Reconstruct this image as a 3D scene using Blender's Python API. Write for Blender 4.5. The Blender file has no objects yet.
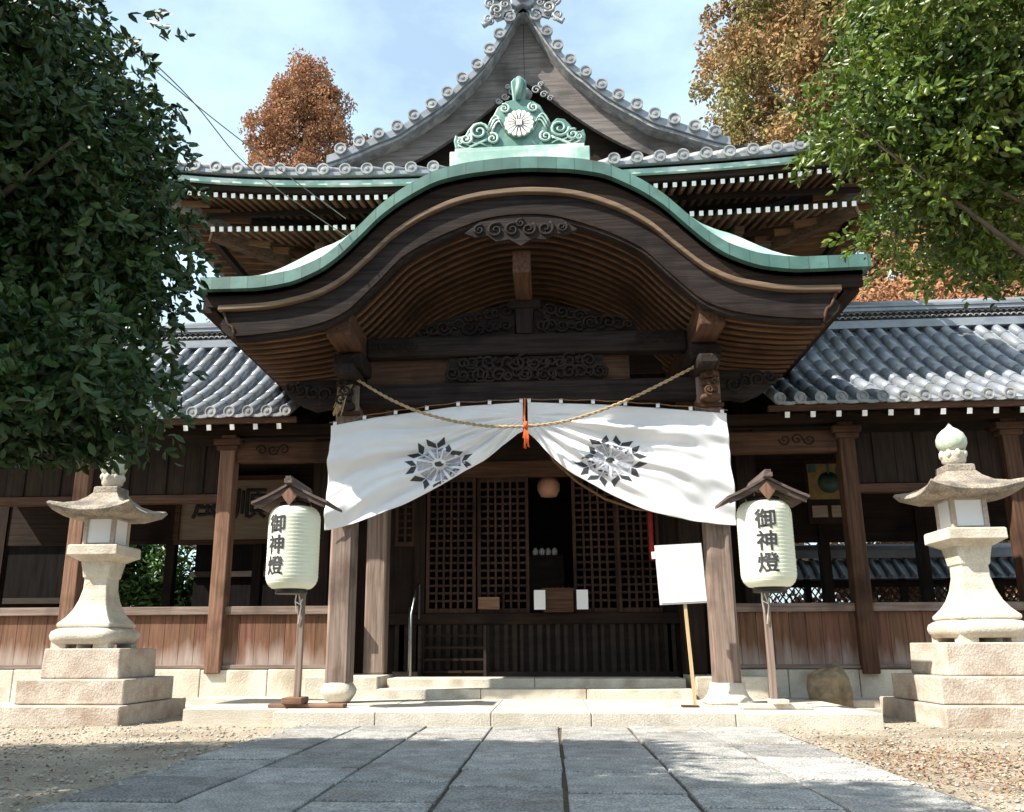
import bpy, math, random
import numpy as np
from mathutils import Vector, Matrix
R = math.radians
rnd = random.Random(7)
npr = np.random.RandomState(11)
scene = bpy.context.scene
C = scene.collection

# ------------------------------------------------------------------ materials
def mat(name, c1, c2=None, scale=(4, 4, 4), rough=0.8, bump=0.15, detail=6, island=0.0,
        spec=0.3, c3=None, s3=1.2, transl=0.0, metal=0.0, bscale=None, dist=0.0, ramp=(0.35, 0.65), speck=None,
        emit=None, m3=(0.5, 0.62)):
    m = bpy.data.materials.new(name); m.use_nodes = True
    nt = m.node_tree; N = nt.nodes; L = nt.links
    b = N['Principled BSDF']
    b.inputs['Roughness'].default_value = rough
    b.inputs['Specular IOR Level'].default_value = spec
    b.inputs['Metallic'].default_value = metal
    tc = N.new('ShaderNodeTexCoord')
    mp = N.new('ShaderNodeMapping'); mp.inputs['Scale'].default_value = scale
    L.new(tc.outputs['Object'], mp.inputs['Vector'])
    nz = N.new('ShaderNodeTexNoise'); nz.inputs['Scale'].default_value = 1.0
    nz.inputs['Detail'].default_value = detail; nz.inputs['Roughness'].default_value = 0.62
    nz.inputs['Distortion'].default_value = dist
    L.new(mp.outputs['Vector'], nz.inputs['Vector'])
    col = None
    if c2 is None: c2 = tuple(x * 0.7 for x in c1)
    rp = N.new('ShaderNodeValToRGB')
    rp.color_ramp.elements[0].position = ramp[0]; rp.color_ramp.elements[0].color = (*c2, 1)
    rp.color_ramp.elements[1].position = ramp[1]; rp.color_ramp.elements[1].color = (*c1, 1)
    L.new(nz.outputs['Fac'], rp.inputs['Fac']); col = rp.outputs['Color']
    def mix(a, bcol, fac, mode='MIX'):
        mx = N.new('ShaderNodeMix'); mx.data_type = 'RGBA'; mx.blend_type = mode
        if isinstance(fac, float): mx.inputs[0].default_value = fac
        else: L.new(fac, mx.inputs[0])
        L.new(a, mx.inputs[6])
        if isinstance(bcol, tuple): mx.inputs[7].default_value = (*bcol, 1)
        else: L.new(bcol, mx.inputs[7])
        return mx.outputs[2]
    if c3 is not None:
        n3 = N.new('ShaderNodeTexNoise'); n3.inputs['Scale'].default_value = s3; n3.inputs['Detail'].default_value = 5
        L.new(tc.outputs['Object'], n3.inputs['Vector'])
        r3 = N.new('ShaderNodeValToRGB'); r3.color_ramp.elements[0].position = m3[0]; r3.color_ramp.elements[1].position = m3[1]
        L.new(n3.outputs['Fac'], r3.inputs['Fac'])
        col = mix(col, c3, r3.outputs['Color'])
    if speck:
        v = N.new('ShaderNodeTexNoise'); v.inputs['Scale'].default_value = speck[0]; v.inputs['Detail'].default_value = 2
        L.new(tc.outputs['Object'], v.inputs['Vector'])
        r4 = N.new('ShaderNodeValToRGB'); r4.color_ramp.elements[0].position = 0.42; r4.color_ramp.elements[1].position = 0.58
        r4.color_ramp.elements[0].color = (1 - speck[1],) * 3 + (1,)
        r4.color_ramp.elements[1].color = (1 + 0 * speck[1],) * 3 + (1,)
        L.new(v.outputs['Fac'], r4.inputs['Fac'])
        col = mix(col, r4.outputs['Color'], 1.0, 'MULTIPLY')
    if island:
        g = N.new('ShaderNodeNewGeometry')
        hs = N.new('ShaderNodeHueSaturation')
        ma = N.new('ShaderNodeMapRange'); ma.inputs[3].default_value = 1 - island; ma.inputs[4].default_value = 1 + island
        L.new(g.outputs['Random Per Island'], ma.inputs[0]); L.new(ma.outputs[0], hs.inputs['Value'])
        mh = N.new('ShaderNodeMapRange'); mh.inputs[3].default_value = 0.5 - island * 0.06; mh.inputs[4].default_value = 0.5 + island * 0.06
        mul = N.new('ShaderNodeMath'); mul.operation = 'MULTIPLY'; mul.inputs[1].default_value = 7.31
        fr = N.new('ShaderNodeMath'); fr.operation = 'FRACT'
        L.new(g.outputs['Random Per Island'], mul.inputs[0]); L.new(mul.outputs[0], fr.inputs[0]); L.new(fr.outputs[0], mh.inputs[0])
        L.new(mh.outputs[0], hs.inputs['Hue'])
        L.new(col, hs.inputs['Color']); col = hs.outputs['Color']
    L.new(col, b.inputs['Base Color'])
    if bump:
        bp = N.new('ShaderNodeBump'); bp.inputs['Strength'].default_value = bump; bp.inputs['Distance'].default_value = 0.02
        src = nz.outputs['Fac']
        if bscale:
            nb = N.new('ShaderNodeTexNoise'); nb.inputs['Scale'].default_value = bscale; nb.inputs['Detail'].default_value = 4
            L.new(tc.outputs['Object'], nb.inputs['Vector']); src = nb.outputs['Fac']
        L.new(src, bp.inputs['Height']); L.new(bp.outputs['Normal'], b.inputs['Normal'])
    if emit:
        b.inputs['Emission Color'].default_value = (*emit[0], 1); b.inputs['Emission Strength'].default_value = emit[1]
    if transl:
        tr = N.new('ShaderNodeBsdfTranslucent'); L.new(col, tr.inputs['Color'])
        ms = N.new('ShaderNodeMixShader'); ms.inputs[0].default_value = transl
        L.new(b.outputs[0], ms.inputs[1]); L.new(tr.outputs[0], ms.inputs[2])
        L.new(ms.outputs[0], N['Material Output'].inputs['Surface'])
    return m

# weathered timber, grain along one axis
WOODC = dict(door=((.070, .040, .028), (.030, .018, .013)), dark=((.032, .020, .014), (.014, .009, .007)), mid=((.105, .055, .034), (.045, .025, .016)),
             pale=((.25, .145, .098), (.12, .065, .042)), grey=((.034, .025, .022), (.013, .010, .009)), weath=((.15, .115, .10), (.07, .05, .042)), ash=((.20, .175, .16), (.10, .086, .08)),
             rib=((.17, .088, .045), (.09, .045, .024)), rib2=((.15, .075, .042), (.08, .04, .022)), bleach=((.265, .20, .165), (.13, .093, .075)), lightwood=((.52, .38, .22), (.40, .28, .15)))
_w = {}
def weather(m, z0, z1, col):
    # bleached, weathered foot of outdoor boards (real wear with a ragged upper limit)
    nt = m.node_tree; N = nt.nodes; L = nt.links; b = N['Principled BSDF']; src = b.inputs['Base Color'].links[0].from_socket
    g = N.new('ShaderNodeNewGeometry'); sp = N.new('ShaderNodeSeparateXYZ'); L.new(g.outputs['Position'], sp.inputs[0])
    n = N.new('ShaderNodeTexNoise'); n.inputs['Scale'].default_value = 2.3; n.inputs['Detail'].default_value = 6
    mp = N.new('ShaderNodeMapping'); mp.inputs['Scale'].default_value = (3, 3, .5); L.new(g.outputs['Position'], mp.inputs['Vector']); L.new(mp.outputs[0], n.inputs['Vector'])
    ad = N.new('ShaderNodeMath'); ad.operation = 'MULTIPLY_ADD'; ad.inputs[1].default_value = .9; L.new(n.outputs['Fac'], ad.inputs[0]); L.new(sp.outputs['Z'], ad.inputs[2])
    mr = N.new('ShaderNodeMapRange'); mr.inputs[1].default_value = z0 + .45; mr.inputs[2].default_value = z1 + .45; mr.inputs[3].default_value = .9; mr.inputs[4].default_value = 0
    L.new(ad.outputs[0], mr.inputs[0])
    mx = N.new('ShaderNodeMix'); mx.data_type = 'RGBA'; mx.inputs[7].default_value = (*col, 1)
    L.new(mr.outputs[0], mx.inputs[0]); L.new(src, mx.inputs[6]); L.new(mx.outputs[2], b.inputs['Base Color'])
    return m
def wood(kind, ax='z', isl=0.0):
    k = (kind, ax, isl)
    if k not in _w:
        a, b = WOODC[kind]
        sc = {'x': (1.2, 26, 26), 'y': (26, 1.2, 26), 'z': (26, 26, 1.2)}[ax]
        _w[k] = mat('wood_%s_%s' % (kind, ax), a, b, scale=sc, rough=.82, bump=.35, dist=.3, island=isl, spec=.12,
                    c3=tuple(x * .6 for x in b), s3=1.6, m3=(.52, .75))
    return _w[k]
M = {}
M['wallboard'] = weather(mat('weathered_wall_boards', (.17, .080, .047), (.08, .036, .021), scale=(26, 26, 1.2), rough=.8, bump=.35, dist=.3, island=.14), .5, .85, (.33, .27, .235))
M['stone'] = mat('pale_granite', (.62, .57, .48), (.46, .41, .33), (3, 3, 3), rough=.92, bump=.4, bscale=45, c3=(.33, .27, .20), s3=2.6, speck=(70, .15), m3=(.52, .78))
M['stonered'] = mat('pinkish_granite', (.56, .49, .41), (.40, .33, .27), (4, 4, 4), rough=.93, bump=.45, bscale=45, c3=(.32, .23, .17), s3=3.4, speck=(70, .2), m3=(.50,.74))
M['stonecap'] = mat('stained_cap_stone', (.40, .34, .27), (.24, .20, .16), (5, 5, 5), rough=.95, bump=.5, bscale=40, c3=(.15, .13, .11), s3=4, speck=(60, .35), m3=(.5, .66))
M['jewel'] = mat('mossy_pale_stone', (.50, .52, .42), (.34, .40, .30), (5, 5, 5), rough=.85, bump=.3, bscale=50)
M['slab'] = mat('paving_granite', (.47, .45, .415), (.29, .28, .265), (5, 5, 5), rough=.9, bump=.8, bscale=60, island=.24, speck=(75, .5), c3=(.27, .225, .185), s3=1.7, m3=(.55, .75))
M['platform'] = mat('platform_stone', (.58, .53, .45), (.46, .41, .33), (2, 2, 2), rough=.9, bump=.4, bscale=60, island=.06, speck=(110, .2))
M['joint'] = mat('joint_dirt', (.11, .085, .06), (.05, .04, .03), (9, 9, 9), rough=1, bump=.3)
M['gravel'] = mat('sandy_ground', (.46, .40, .31), (.33, .27, .20), (2.5, 2.5, 2.5), rough=1, bump=1.0, bscale=38, c3=(.27, .22, .16), s3=.9, speck=(60, .4))
M['pebble'] = mat('pebbles', (.45, .40, .33), (.28, .25, .21), (8, 8, 8), rough=.95, bump=.2, island=.45)
M['litter'] = mat('dry_leaf', (.27, .155, .08), (.17, .10, .055), (8, 8, 8), rough=.8, bump=0, island=.5)
M['copper'] = mat('green_copper', (.105, .215, .175), (.06, .14, .115), (3, 3, 3), rough=.5, bump=.12, spec=.5, c3=(.19, .30, .25), s3=2.4, metal=.1)
M['copperpale'] = mat('pale_copper', (.34, .47, .40), (.20, .33, .28), (3, 3, 3), rough=.42, bump=.1, spec=.6, c3=(.5, .58, .52), s3=3)
M['tile'] = mat('roof_tile', (.26, .28, .31), (.15, .165, .19), (3, 3, 3), rough=.34, bump=.12, spec=.6, c3=(.17, .18, .18), s3=3, bscale=30, island=.12)
M['tileend'] = mat('roof_tile_end', (.24, .245, .25), (.13, .135, .14), (6, 6, 6), rough=.5, bump=.2, spec=.5, c3=(.30, .30, .29), s3=7)
M['copperseam'] = mat('seamed_green_copper', (.078, .165, .135), (.045, .105, .086), (3, 3, 3), rough=.5, bump=.12, spec=.5, c3=(.055, .095, .075), s3=4.5, metal=.1, m3=(.52, .72))
def seams(m, sp):
    nt = m.node_tree; N = nt.nodes; L = nt.links; b = N['Principled BSDF']; src = b.inputs['Base Color'].links[0].from_socket
    g = N.new('ShaderNodeNewGeometry'); spx = N.new('ShaderNodeSeparateXYZ'); L.new(g.outputs['Position'], spx.inputs[0])
    a = N.new('ShaderNodeMath'); a.operation = 'DIVIDE'; a.inputs[1].default_value = sp; L.new(spx.outputs['X'], a.inputs[0])
    f = N.new('ShaderNodeMath'); f.operation = 'FRACT'; L.new(a.outputs[0], f.inputs[0])
    c = N.new('ShaderNodeMath'); c.operation = 'LESS_THAN'; c.inputs[1].default_value = .06; L.new(f.outputs[0], c.inputs[0])
    fl = N.new('ShaderNodeMath'); fl.operation = 'FLOOR'; L.new(a.outputs[0], fl.inputs[0])
    wn = N.new('ShaderNodeTexWhiteNoise'); wn.noise_dimensions = '1D'; L.new(fl.outputs[0], wn.inputs['W'])
    mr = N.new('ShaderNodeMapRange'); mr.inputs[3].default_value = .8; mr.inputs[4].default_value = 1.15; L.new(wn.outputs['Value'], mr.inputs[0])
    hs = N.new('ShaderNodeHueSaturation'); L.new(mr.outputs[0], hs.inputs['Value']); L.new(src, hs.inputs['Color'])
    mx = N.new('ShaderNodeMix'); mx.data_type = 'RGBA'; mx.inputs[7].default_value = (.035, .08, .065, 1)
    L.new(c.outputs[0], mx.inputs[0]); L.new(hs.outputs[0], mx.inputs[6]); L.new(mx.outputs[2], b.inputs['Base Color'])
seams(M['copperseam'], .22)
M['batten'] = mat('pale_batten', (.185, .12, .073), (.10, .065, .04), (1.5, 20, 20), rough=.7, bump=.2)
M['plaster'] = mat('plaster_white', (.78, .76, .72), (.66, .64, .6), (4, 4, 4), rough=.8, bump=.05)
M['white'] = mat('white_paint', (.80, .79, .75), (.72, .70, .66), (6, 6, 6), rough=.6, bump=.05)
M['cloth'] = mat('white_cloth', (.80, .80, .80), (.76, .76, .77), (3, 3, 3), rough=.95, bump=.08, bscale=120, transl=.18, spec=.1)
M['ink'] = mat('black_ink', (.03, .03, .035), (.05, .05, .055), (4, 4, 4), rough=.8, bump=0)
M['inkgrey'] = mat('grey_ink', (.42, .42, .46), (.22, .22, .26), (30, 30, 30), rough=.8, bump=0)
M['paper'] = mat('lantern_paper', (.82, .83, .70), (.78, .79, .64), (3, 3, 3), rough=.6, bump=.04, transl=.28)
M['black'] = mat('black_lacquer', (.02, .018, .016), rough=.35, bump=0)
M['straw'] = mat('straw_rope', (.48, .36, .21), (.28, .20, .11), (40, 40, 40), rough=.9, bump=.5)
M['brownrope'] = mat('brown_rope', (.22, .12, .06), (.12, .07, .035), (40, 40, 40), rough=.9, bump=.4)
M['orange'] = mat('orange_tassel', (.70, .14, .03), (.50, .08, .02), (60, 60, 3), rough=.8, bump=.2)
M['red'] = mat('red_cloth', (.32, .02, .015), rough=.7, bump=.1)
M['sign'] = mat('sign_paper', (.80, .80, .80), (.76, .76, .76), (2, 2, 2), rough=.5, bump=0)
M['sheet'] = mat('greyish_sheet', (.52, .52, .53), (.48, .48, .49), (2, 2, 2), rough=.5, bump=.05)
M['steel'] = mat('dull_steel', (.25, .25, .25), rough=.35, bump=0, metal=.9)
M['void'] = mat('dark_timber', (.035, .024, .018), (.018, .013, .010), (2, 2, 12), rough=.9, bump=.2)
M['bark'] = mat('bark', (.12, .085, .06), (.05, .035, .025), (14, 14, 3), rough=.95, bump=.8)
M['leafL'] = mat('dark_leaf', (.036, .070, .016), (.018, .040, .010), (3, 3, 3), rough=.45, bump=0, island=.5, spec=.35, transl=.14)
M['leafR'] = mat('bright_leaf', (.135, .185, .022), (.05, .09, .014), (3, 3, 3), rough=.38, bump=0, island=.45, spec=.5, transl=.3)  # brighter yellow-green than the dark leaf: sunlight put into the leaf colour
M['conifer'] = mat('rusty_foliage', (.38, .19, .095), (.26, .125, .06), (.9, .9, .9), rough=.8, bump=0, island=.2, transl=.2)
M['conifer2'] = mat('brown_foliage', (.34, .205, .085), (.22, .14, .055), (.5, .5, .5), rough=.8, bump=0, island=.2, transl=.2, c3=(.20, .19, .06), s3=.35)
M['green'] = mat('hedge_leaf', (.07, .15, .03), (.035, .08, .018), (2, 2, 2), rough=.45, bump=0, island=.45, spec=.5, transl=.2)
M['picgold'] = mat('painted_gold', (.24, .16, .055), (.14, .09, .035), (6, 6, 6), rough=.6, bump=.05)
M['picgreen'] = mat('painted_green', (.05, .10, .07), (.03, .05, .045), (9, 9, 9), rough=.6, bump=0)
M['board'] = mat('calligraphy_board', (.26, .20, .14), (.19, .14, .10), (1.5, 20, 20), rough=.7, bump=.1)
M['rock'] = mat('mossy_rock', (.34, .26, .16), (.20, .15, .09), (6, 6, 6), rough=.95, bump=1, c3=(.15, .12, .08), s3=5, bscale=18)
M['cable'] = mat('cable_sheath', (.16, .17, .14), rough=.6, bump=0)
M['shadeboards'] = mat('shade_dark_boards', (.012, .010, .009), (.006, .005, .005), (12, 12, 1.5), rough=.95, bump=.2, spec=.05)  # near-black boards: shade on the outbuilding walls is put into their colour
M['lamp'] = mat('paper_lamp', (.55, .30, .20), (.45, .22, .14), (3, 3, 3), rough=.7, bump=0)

# ------------------------------------------------------------------ mesh builder
class MB:
    def __init__(s): s.v = []; s.f = []; s.m = []; s.sm = []
    def add(s, vs, fs, mi=0, sm=False):
        o = len(s.v); s.v += [tuple(p) for p in vs]
        for f in fs: s.f.append(tuple(i + o for i in f)); s.m.append(mi); s.sm.append(sm)
        return s
    def box(s, x0, x1, y0, y1, z0, z1, mi=0, taper=0, rot=None, piv=None):
        vs = [(x0, y0, z0), (x1, y0, z0), (x1, y1, z0), (x0, y1, z0),
              (x0 + taper, y0 + taper, z1), (x1 - taper, y0 + taper, z1), (x1 - taper, y1 - taper, z1), (x0 + taper, y1 - taper, z1)]
        if rot is not None:
            p = Vector(piv if piv else ((x0 + x1) / 2, (y0 + y1) / 2, (z0 + z1) / 2))
            vs = [tuple(rot @ (Vector(v) - p) + p) for v in vs]
        return s.add(vs, [(3, 2, 1, 0), (4, 5, 6, 7), (0, 1, 5, 4), (1, 2, 6, 5), (2, 3, 7, 6), (3, 0, 4, 7)], mi)
    def beam(s, a, b, w, h, mi=0, up=(0, 0, 1)):
        a = Vector(a); b = Vector(b); d = (b - a).normalized(); up = Vector(up)
        sx = d.cross(up).normalized() * w / 2; uz = sx.cross(d).normalized() * h / 2
        vs = [a - sx - uz, a + sx - uz, b + sx - uz, b - sx - uz, a - sx + uz, a + sx + uz, b + sx + uz, b - sx + uz]
        return s.add(vs, [(3, 2, 1, 0), (4, 5, 6, 7), (0, 1, 5, 4), (1, 2, 6, 5), (2, 3, 7, 6), (3, 0, 4, 7)], mi)
    def prism(s, poly, y0, y1, mi=0, sm=False):      # poly in xz, extruded in y
        n = len(poly); vs = [(x, y0, z) for x, z in poly] + [(x, y1, z) for x, z in poly]
        s.add(vs, [tuple(range(n - 1, -1, -1)), tuple(range(n, 2 * n))], mi)
        o = len(s.v) - 2 * n
        for i in range(n):
            j = (i + 1) % n; s.f.append((o + i, o + j, o + n + j, o + n + i)); s.m.append(mi); s.sm.append(sm)
        return s
    def band(s, xs, zt, zb, y0, y1, mi=0, sm=True):  # strip between two curves, quads all round
        n = len(xs); vs = []
        for y in (y0, y1):
            vs += [(xs[i], y, zt[i]) for i in range(n)] + [(xs[i], y, zb[i]) for i in range(n)]
        fs = []
        for i in range(n - 1):
            fs += [(i, n + i, n + i + 1, i + 1), (2 * n + i, 2 * n + i + 1, 3 * n + i + 1, 3 * n + i),
                   (i, i + 1, 2 * n + i + 1, 2 * n + i), (n + i, 3 * n + i, 3 * n + i + 1, n + i + 1)]
        fs += [(0, 2 * n, 3 * n, n), (n - 1, 2 * n - 1, 4 * n - 1, 3 * n - 1)]
        return s.add(vs, fs, mi, False)
    def tube(s, pts, r, n=8, mi=0, sm=True, cap=True):
        pts = [Vector(p) for p in pts]; k = len(pts); rs = r if isinstance(r, (list, tuple)) else [r] * k
        vs = []; prev = None
        for i, p in enumerate(pts):
            d = (pts[min(i + 1, k - 1)] - pts[max(i - 1, 0)]).normalized()
            if prev is None:
                prev = Vector((0, 0, 1)) if abs(d.z) < .9 else Vector((1, 0, 0))
            a = (prev - d * prev.dot(d))
            if a.length < 1e-6: a = d.orthogonal()
            a.normalize(); b = d.cross(a); prev = a
            for j in range(n):
                t = 2 * math.pi * j / n; vs.append(p + (a * math.cos(t) + b * math.sin(t)) * rs[i])
        fs = []
        for i in range(k - 1):
            for j in range(n):
                fs.append((i * n + j, i * n + (j + 1) % n, (i + 1) * n + (j + 1) % n, (i + 1) * n + j))
        s.add(vs, fs, mi, sm)
        if cap:
            o = len(s.v) - k * n
            s.f.append(tuple(o + j for j in range(n - 1, -1, -1))); s.m.append(mi); s.sm.append(False)
            s.f.append(tuple(o + (k - 1) * n + j for j in range(n))); s.m.append(mi); s.sm.append(False)
        return s
    def lathe(s, prof, c=(0, 0, 0), n=24, mi=0, sm=True, sq=None, ph=0.0):
        # prof [(r,z)], sq = squareness exponent (superellipse)
        vs = []; k = len(prof)
        for r, z in prof:
            for j in range(n):
                t = 2 * math.pi * j / n + ph; cx, sx = math.cos(t), math.sin(t)
                q = 1.0
                if sq: q = 1.0 / (abs(cx) ** sq + abs(sx) ** sq) ** (1.0 / sq)
                vs.append((c[0] + r * cx * q, c[1] + r * sx * q, c[2] + z))
        fs = []
        for i in range(k - 1):
            for j in range(n):
                fs.append((i * n + j, i * n + (j + 1) % n, (i + 1) * n + (j + 1) % n, (i + 1) * n + j))
        s.add(vs, fs, mi, sm); o = len(s.v) - k * n
        s.f.append(tuple(o + j for j in range(n - 1, -1, -1))); s.m.append(mi); s.sm.append(False)
        s.f.append(tuple(o + (k - 1) * n + j for j in range(n))); s.m.append(mi); s.sm.append(False)
        return s
    def disc_y(s, c, r, th, n=18, mi=0):   # round tile end facing -y, with raised rim and boss
        prof = [(r, th), (r, 0), (r * .78, 0), (r * .74, r * .14), (r * .36, r * .14), (r * .30, r * .02), (0.001, 0)]
        vs = []; k = len(prof)
        for rr, d in prof:
            for j in range(n):
                t = 2 * math.pi * j / n; vs.append((c[0] + rr * math.cos(t), c[1] + d, c[2] + rr * math.sin(t)))
        fs = []
        for i in range(k - 1):
            for j in range(n): fs.append((i * n + j, (i + 1) * n + j, (i + 1) * n + (j + 1) % n, i * n + (j + 1) % n))
        return s.add(vs, fs, mi, False)
    def grid(s, fn, nu, nv, mi=0, sm=True):
        vs = [fn(i / nu, j / nv) for i in range(nu + 1) for j in range(nv + 1)]
        fs = [(i * (nv + 1) + j, (i + 1) * (nv + 1) + j, (i + 1) * (nv + 1) + j + 1, i * (nv + 1) + j + 1) for i in range(nu) for j in range(nv)]
        return s.add(vs, fs, mi, sm)
    def build(s, name, mats, parent=None, bevel=0.0, subsurf=0, solid=0.0):
        me = bpy.data.meshes.new(name)
        o = Vector(parent_origin(parent)) if parent else Vector((0, 0, 0))
        vs = [(x - o.x, y - o.y, z - o.z) for x, y, z in s.v]
        me.from_pydata(vs, [], s.f)
        if not isinstance(mats, (list, tuple)): mats = [mats]
        for m in mats: me.materials.append(m)
        me.polygons.foreach_set('material_index', s.m); me.polygons.foreach_set('use_smooth', s.sm)
        me.update()
        ob = bpy.data.objects.new(name, me); C.objects.link(ob)
        if parent: ob.parent = parent
        if solid:
            md = ob.modifiers.new('solid', 'SOLIDIFY'); md.thickness = solid; md.offset = 0
        if bevel:
            md = ob.modifiers.new('bevel', 'BEVEL'); md.width = bevel; md.segments = 2; md.limit_method = 'ANGLE'; md.angle_limit = R(40)
        if subsurf:
            md = ob.modifiers.new('sub', 'SUBSURF'); md.levels = subsurf; md.render_levels = subsurf
        return ob

def parent_origin(p):
    o = Vector((0, 0, 0))
    while p is not None: o += Vector(p.location); p = p.parent
    return o
def tag(o, label=None, cat=None, group=None, kind=None):
    if label: o['label'] = label
    if cat: o['category'] = cat
    if group: o['group'] = group
    if kind: o['kind'] = kind
    return o
def thing(name, label, cat, loc=(0, 0, 0), group=None):
    o = bpy.data.objects.new(name, None); C.objects.link(o); o.location = loc
    o.empty_display_size = .2
    return tag(o, label, cat, group)
def copy_tree(o, parent=None):
    c = o.copy(); C.objects.link(c); c.parent = parent
    for ch in list(o.children): copy_tree(ch, c)
    return c

def pchip(xs, ys):
    xs = np.array(xs, float); ys = np.array(ys, float); h = np.diff(xs); d = np.diff(ys) / h
    m = np.zeros(len(xs)); m[0] = 0 if xs[0] == 0 else d[0]; m[-1] = d[-1]
    for i in range(1, len(xs) - 1):
        if d[i - 1] * d[i] > 0: m[i] = 2 * d[i - 1] * d[i] / (d[i - 1] + d[i])
    def f(x):
        x = np.abs(np.asarray(x, float)); i = np.clip(np.searchsorted(xs, x) - 1, 0, len(h) - 1)
        t = (x - xs[i]) / h[i]
        return ((2 * t**3 - 3 * t**2 + 1) * ys[i] + (t**3 - 2 * t**2 + t) * h[i] * m[i] + (-2 * t**3 + 3 * t**2) * ys[i + 1] + (t**3 - t**2) * h[i] * m[i + 1])
    return f

def spiral(mb, cx, y, cz, r, turns=1.6, a0=0.0, flip=1, tr=.02, n=22, mi=0, yv=0.0):
    pts = []; rs = []
    for i in range(n + 1):
        t = i / n; rr = r * (1 - t) ** .8 + r * .10; a = a0 + flip * turns * 2 * math.pi * t
        pts.append((cx + rr * math.cos(a), y + yv * t, cz + rr * math.sin(a))); rs.append(tr * (1.0 - .45 * t))
    mb.tube(pts, rs, 6, mi)

def carving(mb, x0, x1, y, z0f, z1f, n, seed, tr=.022, rr=(.06, .12), mi=0):
    r_ = random.Random(seed)
    for i in range(n):
        t = (i + .5) / n; x = x0 + (x1 - x0) * t + r_.uniform(-.02, .02)
        za, zb = z0f(x), z1f(x); h = zb - za
        k = max(1, int(h / .15))
        for q in range(k):
            z = za + h * (q + .5) / k + r_.uniform(-.02, .02)
            spiral(mb, x, y - r_.uniform(0, .03), z, min(r_.uniform(*rr), h * .55 / k + .02), r_.uniform(1.1, 1.9), r_.uniform(0, 6.28), r_.choice((-1, 1)), tr, 14, mi)

# ------------------------------------------------------------------ SETTING: ground, path, platform
m = MB()
def gz(x, y): return 0.0
m.grid(lambda u, v: (-60 + 120 * u, -15 + 115 * v, 0.0), 4, 4)
tag(m.build('ground', M['gravel']), kind='structure')

m = MB(); m.box(-2.36, 2.42, -4, 8.92, -.05, .006, 0)
xs = [-2.34, -1.67, -1.0, -.335, .335, 1.005, 1.70, 2.38]
for i in range(7):
    y = -3.9
    first = True
    while y < 8.9:
        ln = rnd.choice((.62, .85, 1.1)) * rnd.uniform(.92, 1.08)
        y1 = min(8.9, y + ln)
        if 8.9 - y1 < .4: y1 = 8.9
        g = .012
        a = [rnd.uniform(-.009, .009) for _ in range(4)]
        h = .024 + rnd.uniform(-.004, .006)
        e_ = .02; vs = [(xs[i] + g + a[0], y + e_, -.02), (xs[i + 1] - g + a[1], y + e_, -.02), (xs[i + 1] - g + a[2], y1 - e_, -.02), (xs[i] + g + a[3], y1 - e_, -.02)]
        b = .006
        vs += [(x, yy, h - b) for x, yy, _ in vs[:4]]
        cx = (xs[i] + xs[i + 1]) / 2; cy = (y + y1) / 2
        vs += [(x + math.copysign(b, cx - x), yy + math.copysign(b, cy - yy), h) for x, yy, _ in vs[:4]]
        m.add(vs, [(0, 1, 5, 4), (1, 2, 6, 5), (2, 3, 7, 6), (3, 0, 4, 7), (4, 5, 9, 8), (5, 6, 10, 9), (6, 7, 11, 10), (7, 4, 8, 11), (8, 9, 10, 11)], 1)
        y = y1
tag(m.build('path', [M['joint'], M['slab']]), kind='structure')

# low stone platform, made of long slabs
m = MB(); x = -3.75
while x < 3.5:
    x1 = min(3.52, x + rnd.uniform(.9, 1.5)); x1 = 3.52 if 3.52 - x1 < .5 else x1
    fy = 8.95 if x > -3.0 else 9.3
    for ya, yb in ((fy, 9.75), (9.755, 11.15)):
        m.box(x + .004, x1 - .004, ya, yb, -.02, .15 - rnd.uniform(0, .004), 0)
    x = x1
m.box(-9.5, -4.05, 11.0, 16, -.02, .06); m.box(3.52, 9.5, 11.1, 16, -.02, .05)
tag(m.build('platform', M['platform'], bevel=.008), kind='structure')
m = MB(); m.box(-4.5, 4.5, 11.2, 12.9, -.02, .14)
tag(m.build('platform_floor', M['platform']), kind='structure')

# ------------------------------------------------------------------ stone steps (a thing each)
def step(name, x0, x1, y0, y1, z0, z1, label, n):
    t = thing(name, label, 'step', ((x0 + x1) / 2, y0, z0))
    w = (x1 - x0) / n
    for k in range(n):
        mm = MB(); mm.box(x0 + k * w + .003, x0 + (k + 1) * w - .003, y0, y1, z0, z1)
        mm.build('step_block', M['stone'], t, bevel=.012)
step('stone_step', -2.0, 2.05, 11.15, 11.62, .13, .27, 'lower long stone step in front of the lattice doors, nearer the paving', 3)
step('stone_step', -1.95, 2.02, 11.60, 12.3, .13, .385, 'upper stone step touching the dark slatted wall below the doors', 2)
for sx, lb in ((-1, 'left'), (1, 'right')):
    mm = MB(); xa, xb = (-3.0, -2.02) if sx < 0 else (2.1, 3.0)
    mm.box(xa, xb, 11.3, 12.4, .1, .42)
    tag(mm.build('stone_plinth', M['stone'], bevel=.015), 'pale stone plinth beside the steps, just behind the %s square porch column' % lb, 'plinth')

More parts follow.
